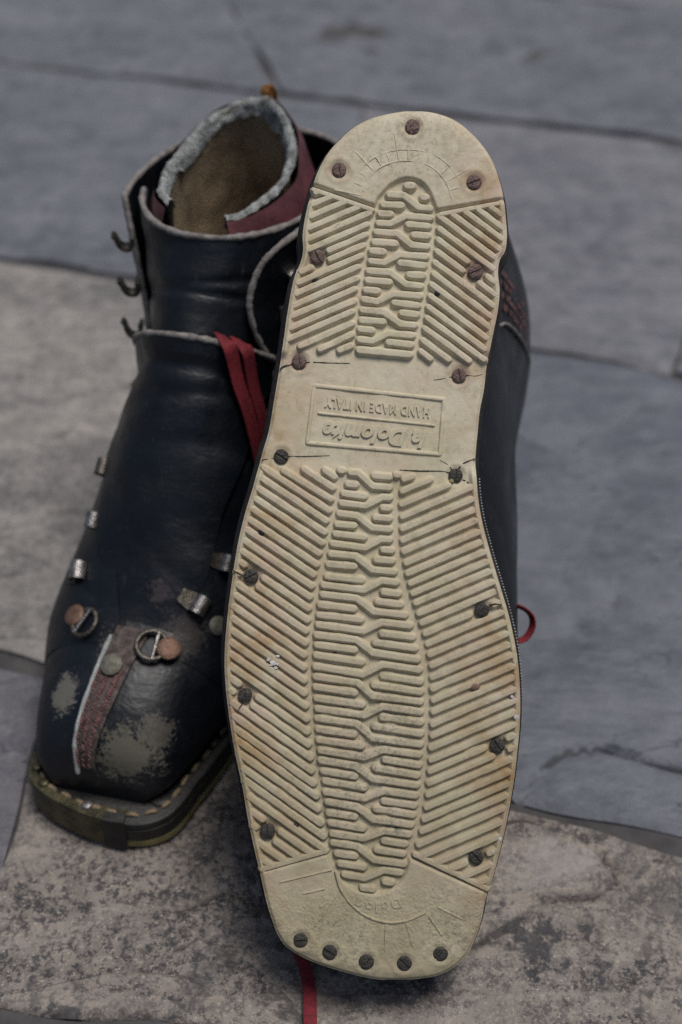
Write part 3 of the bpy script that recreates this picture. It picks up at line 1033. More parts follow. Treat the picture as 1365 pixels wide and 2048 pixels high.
class Upper:
    def __init__(self, mirror, lean):
        self.mi, self.lean = mirror, lean

    def raw(self, t, th):
        r = catmull(list(SEC), t * (NS - 1))
        yd, zd, yb, zb, hw, u0, nb = r
        a = abs(th) / math.pi
        ph = a * math.pi
        if ph <= math.pi / 2:
            w = hw * math.sin(ph) ** (2 / 2.15)
            u = u0 * (1 - math.cos(ph) ** (2 / 2.0))
        else:
            w = hw * math.sin(ph) ** (2 / nb)
            u = u0 + (1 - u0) * (-math.cos(ph)) ** (2 / nb)
        y = yd + (yb - yd) * u
        z = zd + (zb - zd) * u
        cx = 0.0052 - 0.0102 * y / 0.30
        k = min(max((z - 0.02) / 0.12, 0), 1)
        cx += self.lean * k * k * (3 - 2 * k)
        return Vector(((cx + math.copysign(w, th)) * self.mi, y, z))

    def frame(self, t, th):
        e = 0.004
        t = min(max(t, 0), 1)
        p = self.raw(t, th)
        dt = self.raw(min(t + e, 1), th) - self.raw(max(t - e, 0), th)
        h1, h2 = th + 0.02, th - 0.02
        dh = self.raw(t, h1 if h1 < math.pi else h1 - 2 * math.pi) - self.raw(t, h2 if h2 > -math.pi else h2 + 2 * math.pi)
        n = dt.cross(dh)
        if n.length < 1e-12:
            n = Vector((0, 0, 1))
        n.normalize()
        r = catmull(list(SEC), t * (NS - 1))
        c = Vector((0, (r[0] + r[2]) / 2, (r[1] + r[3]) / 2))
        q = p - c
        if n.dot(q) < 0:
            n = -n
        return p, n

    def at(self, t, th, off=0.0):
        p, n = self.frame(t, th)
        return p + n * off

    def loft(self, t0=0.0, t1=1.0, nt=64, nh=64, cap=True):
        vs, fs = [], []
        for i in range(nt):
            t = t0 + (t1 - t0) * i / (nt - 1)
            for j in range(nh):
                th = -math.pi + 2 * math.pi * (j + 0.5) / nh
                p = self.raw(t, th)
                vs.append(p)
        for i in range(nt - 1):
            for j in range(nh):
                fs.append((i * nh + j, i * nh + (j + 1) % nh, (i + 1) * nh + (j + 1) % nh, (i + 1) * nh + j))
        if cap:
            fs.append(tuple(range(nh)))
        return vs, fs

    def patch(self, t0, t1, ha, hb, off=0.0025, thick=0.002, nt=30, nh=30, wob=0.0, flare=None):
        """leather panel over the upper; ha and hb are functions of t (or numbers) giving its two side edges"""
        fa = ha if callable(ha) else (lambda t: ha)
        fb = hb if callable(hb) else (lambda t: hb)
        out, inn = [], []
        for i in range(nt):
            t = t0 + (t1 - t0) * i / (nt - 1)
            for j in range(nh):
                th = fa(t) + (fb(t) - fa(t)) * j / (nh - 1)
                p, n = self.frame(t, th)
                o = off + (flare(t, j / (nh - 1)) if flare else 0)
                o += wob * noise.noise((p.x * 40, p.y * 40, p.z * 40))
                out.append(p + n * o)
                inn.append(p + n * (o - thick))
        vs = out + inn
        k = nt * nh
        fs = []
        for i in range(nt - 1):
            for j in range(nh - 1):
                a = i * nh + j
                fs.append((a, a + 1, a + nh + 1, a + nh))
                fs.append((k + a, k + a + nh, k + a + nh + 1, k + a + 1))
        ring = [j for j in range(nh)] + [i * nh + nh - 1 for i in range(1, nt)] + [(nt - 1) * nh + j for j in range(nh - 2, -1, -1)] + [i * nh for i in range(nt - 2, 0, -1)]
        for q in range(len(ring)):
            a, b = ring[q], ring[(q + 1) % len(ring)]
            fs.append((a, b, b + k, a + k))
        return vs, fs


D2R = math.radians
UR = Upper(1, 0.0220)
UL = Upper(-1, 0.0050)


def upper_common(up, boot, leather, left):
    v, f = up.loft(0, 0.93)
    link('vamp', mesh('vamp', v, f), leather, boot, smooth=60)
    # quarters: the two sides of the shaft, meeting at the back
    for s in (1, -1):
        kt, kv = QF[left][s]
        kt2 = np.linspace(kt[0], kt[-1], 81)
        kv2 = np.interp(kt2, kt, kv)
        kv2 = np.convolve(np.pad(kv2, 4, 'edge'), np.ones(9) / 9, 'valid')
        fa = (lambda t, s=s, kt2=kt2, kv2=kv2: s * D2R(np.interp(t, kt2, kv2)))
        over = 0.0032 if (left and s == 1) else 0.0

        def fl_(t, u, over=over):
            return 0.006 * max(0, (t - 0.62) / 0.38) * (1 - u) ** 2 + over * max(0, 1 - abs(t - 0.62) / 0.14) * (1 - u) ** 4 - 0.003 * max(0, 1 - (t - 0.235) / 0.06)
        v, f = up.patch(0.235, 1.0, fa, lambda t, s=s: s * D2R(179.0), 0.0034, 0.0028, 60, 34, 0.0006, fl_)
        q = link('quarter', mesh('quarter', v, f), leather, boot, smooth=60)
        t00 = 0.60 if left and s == -1 else (0.56 if left else 0.29)
        ts = [t00 + (1 - t00) * i / 60 for i in range(61)]
        pts = [up.at(t, fa(t), 0.0022 + fl_(t, 0)) for t in ts]
        pts += [up.at(1.0, fa(1.0) + (s * D2R(179) - fa(1.0)) * i / 40, 0.0022 + fl_(1.0, i / 40)) for i in range(1, 41)]
        vv, ff = tube(pts, 0.0015, 8, 1.0, None, 0.15)
        link('raw_edge', mesh('raw_edge', vv, ff), RAWEDGE, q, smooth=60)
    # tongue rising in front of the shaft
    v, f = up.patch(0.58, 1.0, D2R(-70), D2R(70), 0.0012, 0.0028, 50, 34, 0.0014, lambda t, s: -0.0012 * (math.exp(-((t - 0.74 - 0.03 * math.sin(3 * s)) / 0.012) ** 2) + 0.8 * math.exp(-((t - 0.80 + 0.03 * math.sin(4 * s + 1)) / 0.014) ** 2)))
    tg = link('tongue', mesh('tongue', v, f), leather, boot, smooth=60)
    return tg


# front edges of the quarters (degrees from the middle line) by boot and side
QF = {0: {1: ([0.235, 0.42, 0.66, 1.0], [20, 40, 46, 52]), -1: ([0.235, 0.42, 0.66, 1.0], [20, 40, 46, 52])},
      1: {1: ([0.235, 0.30, 0.42, 0.505, 0.58, 0.63, 0.67, 0.72, 0.77, 0.85, 0.92, 0.97, 1.0], [16, 26, 30, 44, 50, 47, 37, 30, 27, 29, 34, 43, 55]),
          -1: ([0.235, 0.30, 0.395, 0.465, 0.55, 0.66, 0.80, 1.0], [2, 10, 25, 38, 48, 55, 58, 62])}}
upper_common(UR, BOOT_R, LEATHER_R, 0)
TONGUE = upper_common(UL, BOOT_L, LEATHER_L, 1)
pts = [UL.at(1.0, D2R(-70 + 140 * i / 40), 0.0003) for i in range(41)]
v, f = tube(pts, 0.0015, 8, 1.0, None, 0.2)
link('raw_edge', mesh('raw_edge', v, f), RAWEDGE, TONGUE, smooth=60)

# ---- right boot: stitched seam, welt thread, laces
SEAM_T = smooth_path([(.60, 116), (.645, 103), (.69, 96), (.755, 91), (.81, 85)], 0.6)
sg = [UR.at(t, D2R(a), 0.0045) for t, a in SEAM_T]
v, f = tube(sg, 0.0008, 8, 0.8, None, 0.3)
link('seam_piping', mesh('seam_piping', v, f), RAWEDGE, BOOT_R, 'pale piping of the side seam', smooth=60)
parts = []
for r in range(1, 5):
    for i in range(0, len(SEAM_T) - 1):
        if random.random() < 0.42:
            continue
        t, a = SEAM_T[i]
        p0 = UR.at(t + 0.007 * r, D2R(a + 2.2 * r), 0.0042)
        p1 = UR.at(t + 0.007 * r + 0.006, D2R(a + 2.2 * r + random.uniform(0.2, 1.6)), 0.0042)
        parts.append(tube([p0, (p0 + p1) / 2, p1], 0.0006, 6, 1, None, 0.2, taper=True))
v, f = merge(parts)
link('seam_stitching', mesh('seam_stitching', v, f), KNITD, BOOT_R, 'dark red stitching above the pale piping', kind='stuff', smooth=60)
ow = offset_outline(13.5)
parts = []
for i in range(0, len(ow) - 1, 1):
    x, y = ow[i]
    x2, y2 = ow[i + 1]
    if 950 < y < 1700 and x > 800:
        a = Vector(((x - CX) * U, (y - HY) * U, 0.0123))
        b = Vector(((x2 - CX) * U, (y2 - HY) * U, 0.0123))
        parts.append(tube([a, a.lerp(b, 0.35), a.lerp(b, 0.62)], 0.00035, 5, 1, None, 0.1, taper=True))
v, f = merge(parts)
link('welt_stitching', mesh('welt_stitching', v, f), RAWPALE, BOOT_R, kind='stuff', smooth=60)


def wpt(u, v, z=0.0, dist=None):
    """world point under a point of the picture, on the ground plane z or at a distance along the view axis"""
    d = Fv + Rv * ((u - 682.5) / FPX) + Uv * ((1024 - v) / FPX)
    k = dist if dist else (CAM_H - z) / -d.z
    return Vector((0, 0, CAM_H)) + d * k


MRI = M_RIGHT.inverted()
MLI = M_LEFT.inverted()


def ribbon(pts, half, th, ups):
    """flat woven lace along points, with thickness"""
    n = len(pts)
    vs, fs = [], []
    for i in range(n):
        p = Vector(pts[i])
        t = (Vector(pts[min(i + 1, n - 1)]) - Vector(pts[max(i - 1, 0)])).normalized()
        u = Vector(ups[i] if isinstance(ups, list) else ups)
        s = t.cross(u).normalized()
        u = s.cross(t).normalized()
        for (a, b) in ((-1, -0.4), (-1, 0.4), (-0.5, 1), (0, 0.75), (0.5, 1), (1, 0.4), (1, -0.4), (0, -1)):
            vs.append(p + s * half * a + u * th * b)
    for i in range(n - 1):
        for k in range(8):
            fs.append((i * 8 + k, i * 8 + (k + 1) % 8, i * 8 + 8 + (k + 1) % 8, i * 8 + 8 + k))
    fs.append(tuple(range(8)))
    fs.append(tuple((n - 1) * 8 + k for k in range(8)))
    return vs, fs


# lace hanging in a loop at the right side of the tipped boot
lp = [wpt(*q) for q in ((985, 1225, 0, .492), (1020, 1212, 0, .495), (1045, 1216, 0, .497), (1063, 1231, 0, .499), (1066, 1252, 0, .50), (1056, 1272, 0, .50), (1040, 1282, 0, .499), (1005, 1284, 0, .496))]
lp = smooth_path([tuple(MRI @ p) for p in lp], 0.002)
ups = [Vector((math.cos(2.6 * i / len(lp) - 1.0), math.sin(2.6 * i / len(lp) - 1.0), 0.55)) for i in range(len(lp))]
v, f = ribbon(lp, 0.0019, 0.0006, ups)
link('lace', mesh('lace', v, f), REDLACE, BOOT_R, 'red lace loop sticking out at the side', smooth=50)
# lace end lying on the stone under the toe
lp = [wpt(*q) for q in ((585, 1865, .012), (597, 1900, .006), (612, 1940, .0022), (620, 1985, .0018), (621, 2040, .0018), (626, 2120, .0018), (650, 2230, .0018))]
lp = smooth_path([tuple(MRI @ p) for p in lp], 0.003)
v, f = ribbon(lp, 0.0024, 0.0008, MRI.to_3x3() @ Vector((0, 0, 1)))
link('lace', mesh('lace', v, f), REDLACE, BOOT_R, 'red lace end trailing on the stone below the toe', smooth=50)

# ------------------------------------------------------------------ left boot: details seen from the front
def folds(t, s):
    r = 0.0
    for k, (tc, a, w) in enumerate(((0.585, 0.0016, 0.012), (0.545, 0.0013, 0.010), (0.500, 0.0011, 0.011), (0.345, 0.0010, 0.008), (0.375, 0.0007, 0.008))):
        c = tc + 0.022 * math.sin(s * 3.1 + k * 1.7) + 0.012 * noise.noise((s * 3, k * 5.0, 0.3))
        r -= a * math.exp(-((t - c) / w) ** 2) * (0.5 + 0.5 * math.sin(s * math.pi + 0.4 * k))
    return r


# long flap over the instep
fl = lambda t: -D2R(np.interp(t, [0.27, 0.295, 0.395, 0.465, 0.55, 0.66], [12, 16, 32, 46, 55, 62]))
fr = lambda t: D2R(np.interp(t, [0.27, 0.33, 0.42, 0.52, 0.60, 0.66], [22, 27, 29, 40, 46, 44]))
v, f = UL.patch(0.27, 0.655, fr, fl, 0.0052, 0.0030, 40, 34, 0.0016, lambda t, s: 0.003 * max(0, (t - 0.6) / 0.055) - 0.0046 * max(0, 1 - (t - 0.27) / 0.09) + folds(t, s))
FLAP = link('instep_flap', mesh('instep_flap', v, f), LEATHER_L, BOOT_L, 'long plain leather flap over the laces', smooth=60)
top = [UL.at(0.655, fr(0.655) + (fl(0.655) - fr(0.655)) * i / 40, 0.0075) for i in range(41)]
v, f = tube(top, 0.0015, 8, 1.0, None, 0.2)
link('raw_edge', mesh('raw_edge', v, f), RAWEDGE, FLAP, smooth=60)

# toe seam: dark strip with pink zigzag thread, pale overlapping edge
sc = lambda t: D2R(np.interp(t, [0.02, 0.08, 0.15, 0.22, 0.29], SEAM))
SEAM = [-7, -6, -2.5, 0, 2]
v, f = UL.patch(0.03, 0.262, lambda t: sc(t) - D2R(8), lambda t: sc(t) + D2R(7.5), 0.0018, 0.0015, 30, 10, 0.0004)
TS = link('toe_seam', mesh('toe_seam', v, f), DARKSTRIP, BOOT_L, 'brown toe seam with worn pink thread', smooth=60)
pe = [UL.at(0.02 + 0.225 * i / 30, sc(0.02 + 0.225 * i / 30) - D2R(9), 0.002) for i in range(31)]
v, f = tube(pe, 0.0010, 8, 1.0, None, 0.2)
link('raw_edge', mesh('raw_edge', v, f), RAWPALE, TS, 'pale cut edge along the toe seam', smooth=60)
parts = []
for r in range(5):
    for i in range(34):
        t = 0.035 + 0.165 * (i + 0.5 * (r % 2) + random.uniform(-0.2, 0.2)) / 34
        if random.random() < 0.36:
            continue
        a = sc(t) + D2R(-5.5 + r * 2.6)
        p0 = UL.at(t, a, 0.0023)
        p1 = UL.at(t + 0.006, a + D2R(2.8 if r % 2 else -2.8), 0.0023)
        parts.append(tube([p0, (p0 + p1) / 2, p1], 0.00052, 5, 1, None, 0.2, taper=True))
v, f = merge(parts)
link('seam_thread', mesh('seam_thread', v, f), KNIT, TS, kind='stuff', smooth=60)


def frame_at(t, th, off=0.0):
    p, n = UL.frame(t, th)
    p2 = UL.raw(min(t + 0.02, 1), th) - UL.raw(max(t - 0.02, 0), th)
    d = (p2 - n * p2.dot(n)).normalized()
    s = d.cross(n).normalized()
    return p + n * off, s, d, n


def place(vs, fr_, rot=0.0):
    p, s, d, n = fr_
    c, q = math.cos(rot), math.sin(rot)
    return [p + s * (x * c - y * q) + d * (x * q + y * c) + n * z for x, y, z in vs]


def disc(r, h, seg=18, dome=0.35, sx=1.0):
    vs, fs = [], []
    for f, z in ((1, 0), (1, h * 0.6), (0.82, h * (1 - dome * 0.3)), (0.4, h)):
        for k in range(seg):
            a = 2 * math.pi * k / seg
            vs.append((math.cos(a) * r * f * sx, math.sin(a) * r * f, z))
    for q in range(3):
        for k in range(seg):
            fs.append((q * seg + k, q * seg + (k + 1) % seg, (q + 1) * seg + (k + 1) % seg, (q + 1) * seg + k))
    fs.append(tuple(3 * seg + k for k in range(seg)))
    return vs, fs


def barrel(r, L, seg=14, wall=0.0006):
    """open half tube lying on the leather, a lace passes through it"""
    vs, fs = [], []
    for x in (-L / 2, L / 2):
        for rr in (r, r - wall):
            for k in range(seg + 1):
                a = math.radians(-25) + math.radians(230) * k / seg
                vs.append((math.cos(a) * rr, x, r * 0.6 + math.sin(a) * rr))
    m = seg + 1
    for k in range(seg):
        fs.append((k, k + 1, 2 * m + k + 1, 2 * m + k))
        fs.append((m + k, 3 * m + k, 3 * m + k + 1, m + k + 1))
        fs.append((k, m + k, m + k + 1, k + 1))
        fs.append((2 * m + k, 2 * m + k + 1, 3 * m + k + 1, 3 * m + k))
    fs.append((0, 2 * m, 3 * m, m))
    fs.append((m - 1, 2 * m - 1, 4 * m - 1, 3 * m - 1))
    return vs, fs


def tab(r, w, L, h=0.0009):
    vs = [(-w / 2, r, 0), (w / 2, r, 0), (w * 0.35, r + L, 0), (-w * 0.35, r + L, 0)]
    vs += [(x, y, h) for x, y, z in vs]
    fs = [(0, 1, 2, 3), (4, 5, 6, 7), (0, 1, 5, 4), (1, 2, 6, 5), (2, 3, 7, 6), (3, 0, 4, 7)]
    return vs, fs


LOOPS = []   # filled below: t, angle, rotation, kind


def lace_loop(t, th, rot, off=0.004, scale=1.0):
    lm = HOOKM if t > 0.43 else STEELM
    fr_ = frame_at(t, D2R(th), off)
    b = barrel(0.0034 * scale, 0.0072 * scale)
    o = link('lace_loop', mesh('lace_loop', place(b[0], fr_, rot), b[1]), lm, BOOT_L, smooth=40)
    b = tab(0.0030 * scale, 0.0075 * scale, 0.0058 * scale)
    link('loop_tab', mesh('loop_tab', place([(y, x, z) for x, y, z in b[0]], fr_, rot + math.pi), b[1]), HOOKM, o, smooth=30)


def ring_pts(r, n=28, a0=0, a1=2 * math.pi, sx=1.0, z=0.0012):
    return [(math.cos(a0 + (a1 - a0) * k / n) * r * sx, math.sin(a0 + (a1 - a0) * k / n) * r, z) for k in range(n)]


def d_ring(t, th, rot, off=0.004, s=1.0):
    fr_ = frame_at(t, D2R(th), off)
    pts = place(ring_pts(0.0062 * s), fr_, rot)
    v, f = tube(pts, 0.0011 * s, 8, 1, None, 0, True)
    o = link('lace_ring', mesh('lace_ring', v, f), HOOKM, BOOT_L, smooth=60)
    pts = place([(0.0015 * s, y * s, 0.0014) for y in (-0.006, -0.003, 0, 0.003, 0.006)], fr_, rot)
    v, f = tube(pts, 0.0010, 8, 1, None, 0)
    link('ring_bar', mesh('ring_bar', v, f), STEELM, o, smooth=60)
    b = disc(0.0049 * s, 0.0022)
    b = ([(x + 0.0070 * s, y, z + 0.0008) for x, y, z in b[0]], b[1])
    link('rivet', mesh('rivet', place(b[0], fr_, rot), b[1]), COPPERM, o, 'copper coloured rivet', smooth=45)


def hook(t, th, rot, off=0.0035, s=1.0, m=None):
    """speed hook: plate on the leather, tongue that rises and curls back"""
    fr_ = frame_at(t, D2R(th), off)
    prof = [(-0.004, 0.0002), (0.001, 0.0004), (0.0036, 0.0016), (0.0044, 0.0040), (0.0032, 0.0066), (0.0004, 0.0082), (-0.0030, 0.0090), (-0.0052, 0.0104)]
    prof = smooth_path(prof, 0.0008)
    vs, fs = [], []
    n = len(prof)
    for i, (x, z) in enumerate(prof):
        w = 0.0036 if i < n * 0.3 else 0.0036 - 0.0014 * (i / n)
        a = np.array(prof[min(i + 1, n - 1)]) - np.array(prof[max(i - 1, 0)])
        a = a / np.linalg.norm(a)
        nx, nz = -a[1], a[0]
        h = 0.0010
        for (yy, q) in ((-w, -h), (w, -h), (w, h), (-w, h)):
            vs.append(((x + nx * q) * s, yy * s, (z + nz * q) * s))
    for i in range(n - 1):
        for k in range(4):
            fs.append((i * 4 + k, i * 4 + (k + 1) % 4, i * 4 + 4 + (k + 1) % 4, i * 4 + 4 + k))
    fs.append((0, 1, 2, 3))
    fs.append(tuple((n - 1) * 4 + k for k in range(4)))
    o = link('lace_hook', mesh('lace_hook', place(vs, fr_, rot), fs), m or HOOKM, BOOT_L, smooth=40)
    b = disc(0.0022 * s, 0.0012)
    link('rivet', mesh('rivet', place([(x - 0.001, y, z + 0.0006) for x, y, z in b[0]], fr_, rot), b[1]), HOOKM, o, smooth=45)


H90 = -math.pi / 2
for t, th in ((0.865, -60), (0.775, -57), (0.690, -54)):
    hook(t, th, H90 - 0.35, 0.0062, 0.85)
for t, th in ((0.868, 46), (0.755, 47)):
    hook(t, th, H90 + 0.3, 0.0050, 1.0, STEELM)
for t, th, r in ((0.460, -47, 0.2), (0.395, -38, 0.15), (0.332, -37, 0.3), (0.370, 36, -0.1), (0.310, 28, -0.25)):
    lace_loop(t, th, r, 0.0032, 1.12 if t < 0.35 else 1.0)
d_ring(0.240, 13, 0.15, 0.0022, 1.05)
d_ring(0.262, -25, math.pi - 0.5, 0.0022, 1.0)
for t, th, rr in ((0.200, -2, 0.0048), (0.298, 41, 0.0042)):
    b = disc(rr, 0.0020)
    link('rivet', mesh('rivet', place(b[0], frame_at(t, D2R(th), 0.0026), 0), b[1]), RIVETM, BOOT_L, smooth=45)


# padded red lining, fleece rim and dark inside of the cuff
def cuff_ring():
    return 0


LC = Vector((0.0, 0.079, 0.0))


def rim(a):
    """rim of the padded lining: angle 0 at the front, growing towards the boot's -x side"""
    fx = 0.0250 + 0.002 * math.sin(3 * a)
    fy = 0.0455
    front = 0.5 * (1 + math.cos(a))
    x = fx * math.sin(a) - 0.0015
    y = LC.y + fy * math.cos(a) + 0.004
    z = 0.2235 - 0.014 * front + 0.0035 * math.sin(2 * a + 0.6)
    return Vector((x, y, z))


def cuff_pt(a, kind, f):
    r = rim(a)
    out = Vector((math.sin(a), math.cos(a), 0))
    if kind == 'in':       # inner wall, f 0 at the rim .. 1 deep in the boot
        k = 1 + 0.25 * f
        return Vector((r.x * (1 + 0.1 * f), LC.y + (r.y - LC.y) * (1 + 0.22 * f), r.z - 0.001 - 0.16 * f))
    if kind == 'out':      # puffed red leather outside
        b = math.sin(math.pi * min(1, f * 1.15) * 0.5)
        return r + out * (0.0045 + (0.0055 if a < math.pi else 0.0115) * b) + Vector((0, 0, -0.034 * f - 0.001))
    return r


A0, A1 = math.radians(26), math.radians(332)


def grid_mesh(fun, na, nf):
    vs, fs = [], []
    for i in range(na):
        for j in range(nf):
            vs.append(fun(i / (na - 1), j / (nf - 1)))
    for i in range(na - 1):
        for j in range(nf - 1):
            a = i * nf + j
            fs.append((a, a + 1, a + nf + 1, a + nf))
    return vs, fs


def wob(p, s, k):
    return p + Vector((noise.noise(p * s), noise.noise(p * s + Vector((7, 1, 3))), noise.noise(p * s + Vector((2, 9, 5))))) * k


ang = lambda u: A0 + (A1 - A0) * u
v, f = grid_mesh(lambda u, w: wob(cuff_pt(ang(u), 'out', w), 45, 0.0022), 70, 14)
link('padded_lining', mesh('padded_lining', v, f), REDPAD, BOOT_L, 'dark red leather padding round the cuff', smooth=70)
v, f = grid_mesh(lambda u, w: wob(cuff_pt(ang(u), 'in', w), 60, 0.0012), 72, 24)
link('inner_lining', mesh('inner_lining', v, f), LINING, BOOT_L, 'brown fuzzy inside of the cuff', smooth=70)
# fleece: a thick ragged band over the rim
vs, fs = [], []
NA, NK = 150, 12
for i in range(NA):
    a = ang(i / (NA - 1))
    r = rim(a)
    out = Vector((math.sin(a), math.cos(a), 0))
    drop = 0.006 * (0.8 + 0.7 * noise.noise((a * 3, 0.5, 0))) * (1 + 1.6 * math.exp(-((a - 4.9) / 0.7) ** 2) + 1.2 * math.exp(-((a - 3.3) / 0.4) ** 2))
    for k in range(NK):
        q = k / (NK - 1)
        if q < 0.55:
            s = q / 0.55
            p = r + out * (0.0034 - 0.0042 * s) + Vector((0, 0, 0.0022 * math.sin(math.pi * s) - 0.0012))
        else:
            s = (q - 0.55) / 0.45
            p = r + out * (-0.0008 - 0.0006 * s) + Vector((0, 0, -0.0012 - drop * s))
        p = wob(p, 520, 0.0006)
        p = wob(p, 140, 0.0010)
        vs.append(p)
for i in range(NA - 1):
    for k in range(NK - 1):
        a = i * NK + k
        fs.append((a, a + 1, a + NK + 1, a + NK))
link('fleece_trim', mesh('fleece_trim', vs, fs), FLEECE, BOOT_L, 'pale worn fleece along the rim', smooth=70)
# insole far down inside
vs, fs = [], []
for i in range(20):
    for j in range(12):
        y = 0.03 + 0.12 * i / 19
        x = -0.03 + 0.06 * j / 11
        vs.append((x, y, 0.105 + 0.02 * (i / 19) + 0.008 * (2 * j / 11 - 1) ** 2))
for i in range(19):
    for j in range(11):
        a = i * 12 + j
        fs.append((a, a + 1, a + 13, a + 12))
link('insole', mesh('insole', vs, fs), INSOLE, BOOT_L, 'tan worn insole deep inside', smooth=70)

# red laces hanging over the flap
for a, b, c in (((0.660, 17), (0.648, 18), 0), ((0.664, 24.5), (0.652, 25.5), 1)):
    k = 7.5 * c
    pp = [UL.at(0.672, D2R(a[1]), 0.0035), UL.at(0.663, D2R(a[1]), 0.0085), UL.at(0.650, D2R(18 + k), 0.0118), UL.at(0.615, D2R(22 + k), 0.0098), UL.at(0.580, D2R(26 + k), 0.0088),
          UL.at(0.545, D2R(32 + k), 0.0082), UL.at(0.505, D2R(40 + k * 0.8), 0.0070), UL.at(0.475, D2R(48 + k * 0.6), 0.0055)]
    pp = smooth_path([tuple(q) for q in pp], 0.003)
    up_ = [UL.frame(0.66 - 0.185 * i / len(pp), D2R(18 + k + 26 * i / len(pp)))[1] for i in range(len(pp))]
    v, f = ribbon(pp, 0.0034, 0.0008, up_)
    link('lace', mesh('lace', v, f), REDLACE, BOOT_L, 'flat red lace hanging over the instep flap', smooth=50)
# pull tab at the back of the rim
tp = [rim(math.radians(194)) + Vector((0, -0.003, z)) for z in (-0.008, -0.002, 0.002, 0.0035)]
tp = [p + Vector((0, 0, 0)) for p in tp] + [tp[-1] + Vector((-0.001, -0.003, -0.002)), tp[0] + Vector((-0.001, -0.005, 0.002))]
v, f = ribbon(smooth_path([tuple(q) for q in tp], 0.001), 0.0028, 0.0008, Vector((0, 1, 0.2)))
link('pull_tab', mesh('pull_tab', v, f), TABM, BOOT_L, 'small orange brown loop at the back of the rim', smooth=50)

# welt of the toe: coarse stitches, slotted screws, metal toe plate
ZW = 0.0166
inn = offset_outline(-26)


def lpt(q, z):
    return Vector((-(q[0] - CX) * U, (q[1] - HY) * U, z))


idx = [i for i in range(len(OUT)) if OUT[i][1] > 1150]
acc, last, path = 0.0, None, []
run = [lpt(inn[i], ZW) for i in idx]
i = 0
while i < len(run) - 3:
    seg, L = [run[i]], 0.0
    k = i
    while k < len(run) - 1 and L < 0.0052:
        L += (run[k + 1] - run[k]).length
        seg.append(run[k + 1])
        k += 1
    n = len(seg)
    jz = random.uniform(-0.0004, 0.0004)
    seg = [p + Vector((jz, jz, 0.0011 * math.sin(math.pi * q / (n - 1)) - 0.0002)) for q, p in enumerate(seg)]
    if n > 2:
        v, f = tube(seg, 0.0011, 7, 0.8, Vector((0, 0, 1)), 0.12, taper=True)
        link('stitch', mesh('stitch', v, f), STITCHM, WELT_L, smooth=60)
    i = k + 2
# plate: folded strip round the front of the toe
o3 = offset_outline(4.5)
o4 = offset_outline(-34)
pi_ = [i for i in range(len(OUT)) if OUT[i][1] > 1800 and OUT[i][0] < 842]
sec_n = 6
vs, fs = [], []
for c, i in enumerate(pi_):
    endk = 1.0
    a, b = o3[i], o4[i]
    lip = 0.62 if c > 12 else 1.0
    b = a + (b - a) * lip * (1 + 0.10 * math.sin(c * 0.9))
    for q, z in ((a, 0.0008), (a, ZW + 0.0002), (a + (b - a) * 0.08, ZW + 0.0012), (b, ZW + 0.0013), (b, ZW + 0.0003), (a + (b - a) * 0.10, ZW + 0.0002), (a + (b - a) * 0.05, ZW - 0.001), (a + (b - a) * 0.05, 0.0008)):
        vs.append(lpt(q, z))
m = 8
for c in range(len(pi_) - 1):
    for k in range(m):
        fs.append((c * m + k, c * m + (k + 1) % m, (c + 1) * m + (k + 1) % m, (c + 1) * m + k))
fs.append(tuple(range(m)))
fs.append(tuple((len(pi_) - 1) * m + k for k in range(m)))
PLATE = link('toe_plate', mesh('toe_plate', vs, fs), BRASSM, BOOT_L, 'tarnished metal strip folded round the toe', smooth=35)
e0 = [i for i in pi_ if OUT[i][0] > 782 and OUT[i][1] > 1900]
vs, fs = [], []
for c, i in enumerate(e0):
    a, b = offset_outline(7.5)[i], o4[i]
    b = a + (b - a) * 0.62
    for q, z in ((a, 0.0004), (a, ZW + 0.0020), (b, ZW + 0.0024), (b, ZW + 0.0014), (a + (b - a) * 0.06, ZW + 0.0012), (a + (b - a) * 0.06, 0.0004)):
        vs.append(lpt(q, z))
m = 6
for c in range(len(e0) - 1):
    for k in range(m):
        fs.append((c * m + k, c * m + (k + 1) % m, (c + 1) * m + (k + 1) % m, (c + 1) * m + k))
fs.append(tuple(range(m)))
fs.append(tuple((len(e0) - 1) * m + k for k in range(m)))
link('end_clip', mesh('end_clip', vs, fs), MIDSOLE, PLATE, 'dark clip at the end of the toe plate', smooth=35)
for ox, oy, r, m_, zz in ((540, 1745, 0.0042, STEELM, ZW), (604, 1893, 0.0024, BRASSM, ZW + 0.0012), (735, 1934, 0.0024, STEELM, ZW + 0.0012), (566, 1850, 0.0024, BRASSM, ZW + 0.0012), (900, 1870, 0.0042, MIDSOLE, ZW)):
    b = disc(r, 0.0016)
    p = lpt((ox, oy), zz)
    link('screw', mesh('screw', [p + Vector(q) for q in b[0]], b[1]), m_, WELT_L, smooth=45)


# ------------------------------------------------------------------ ground: slabs of split stone with sunk joints
GS = CAM_H / 0.4437


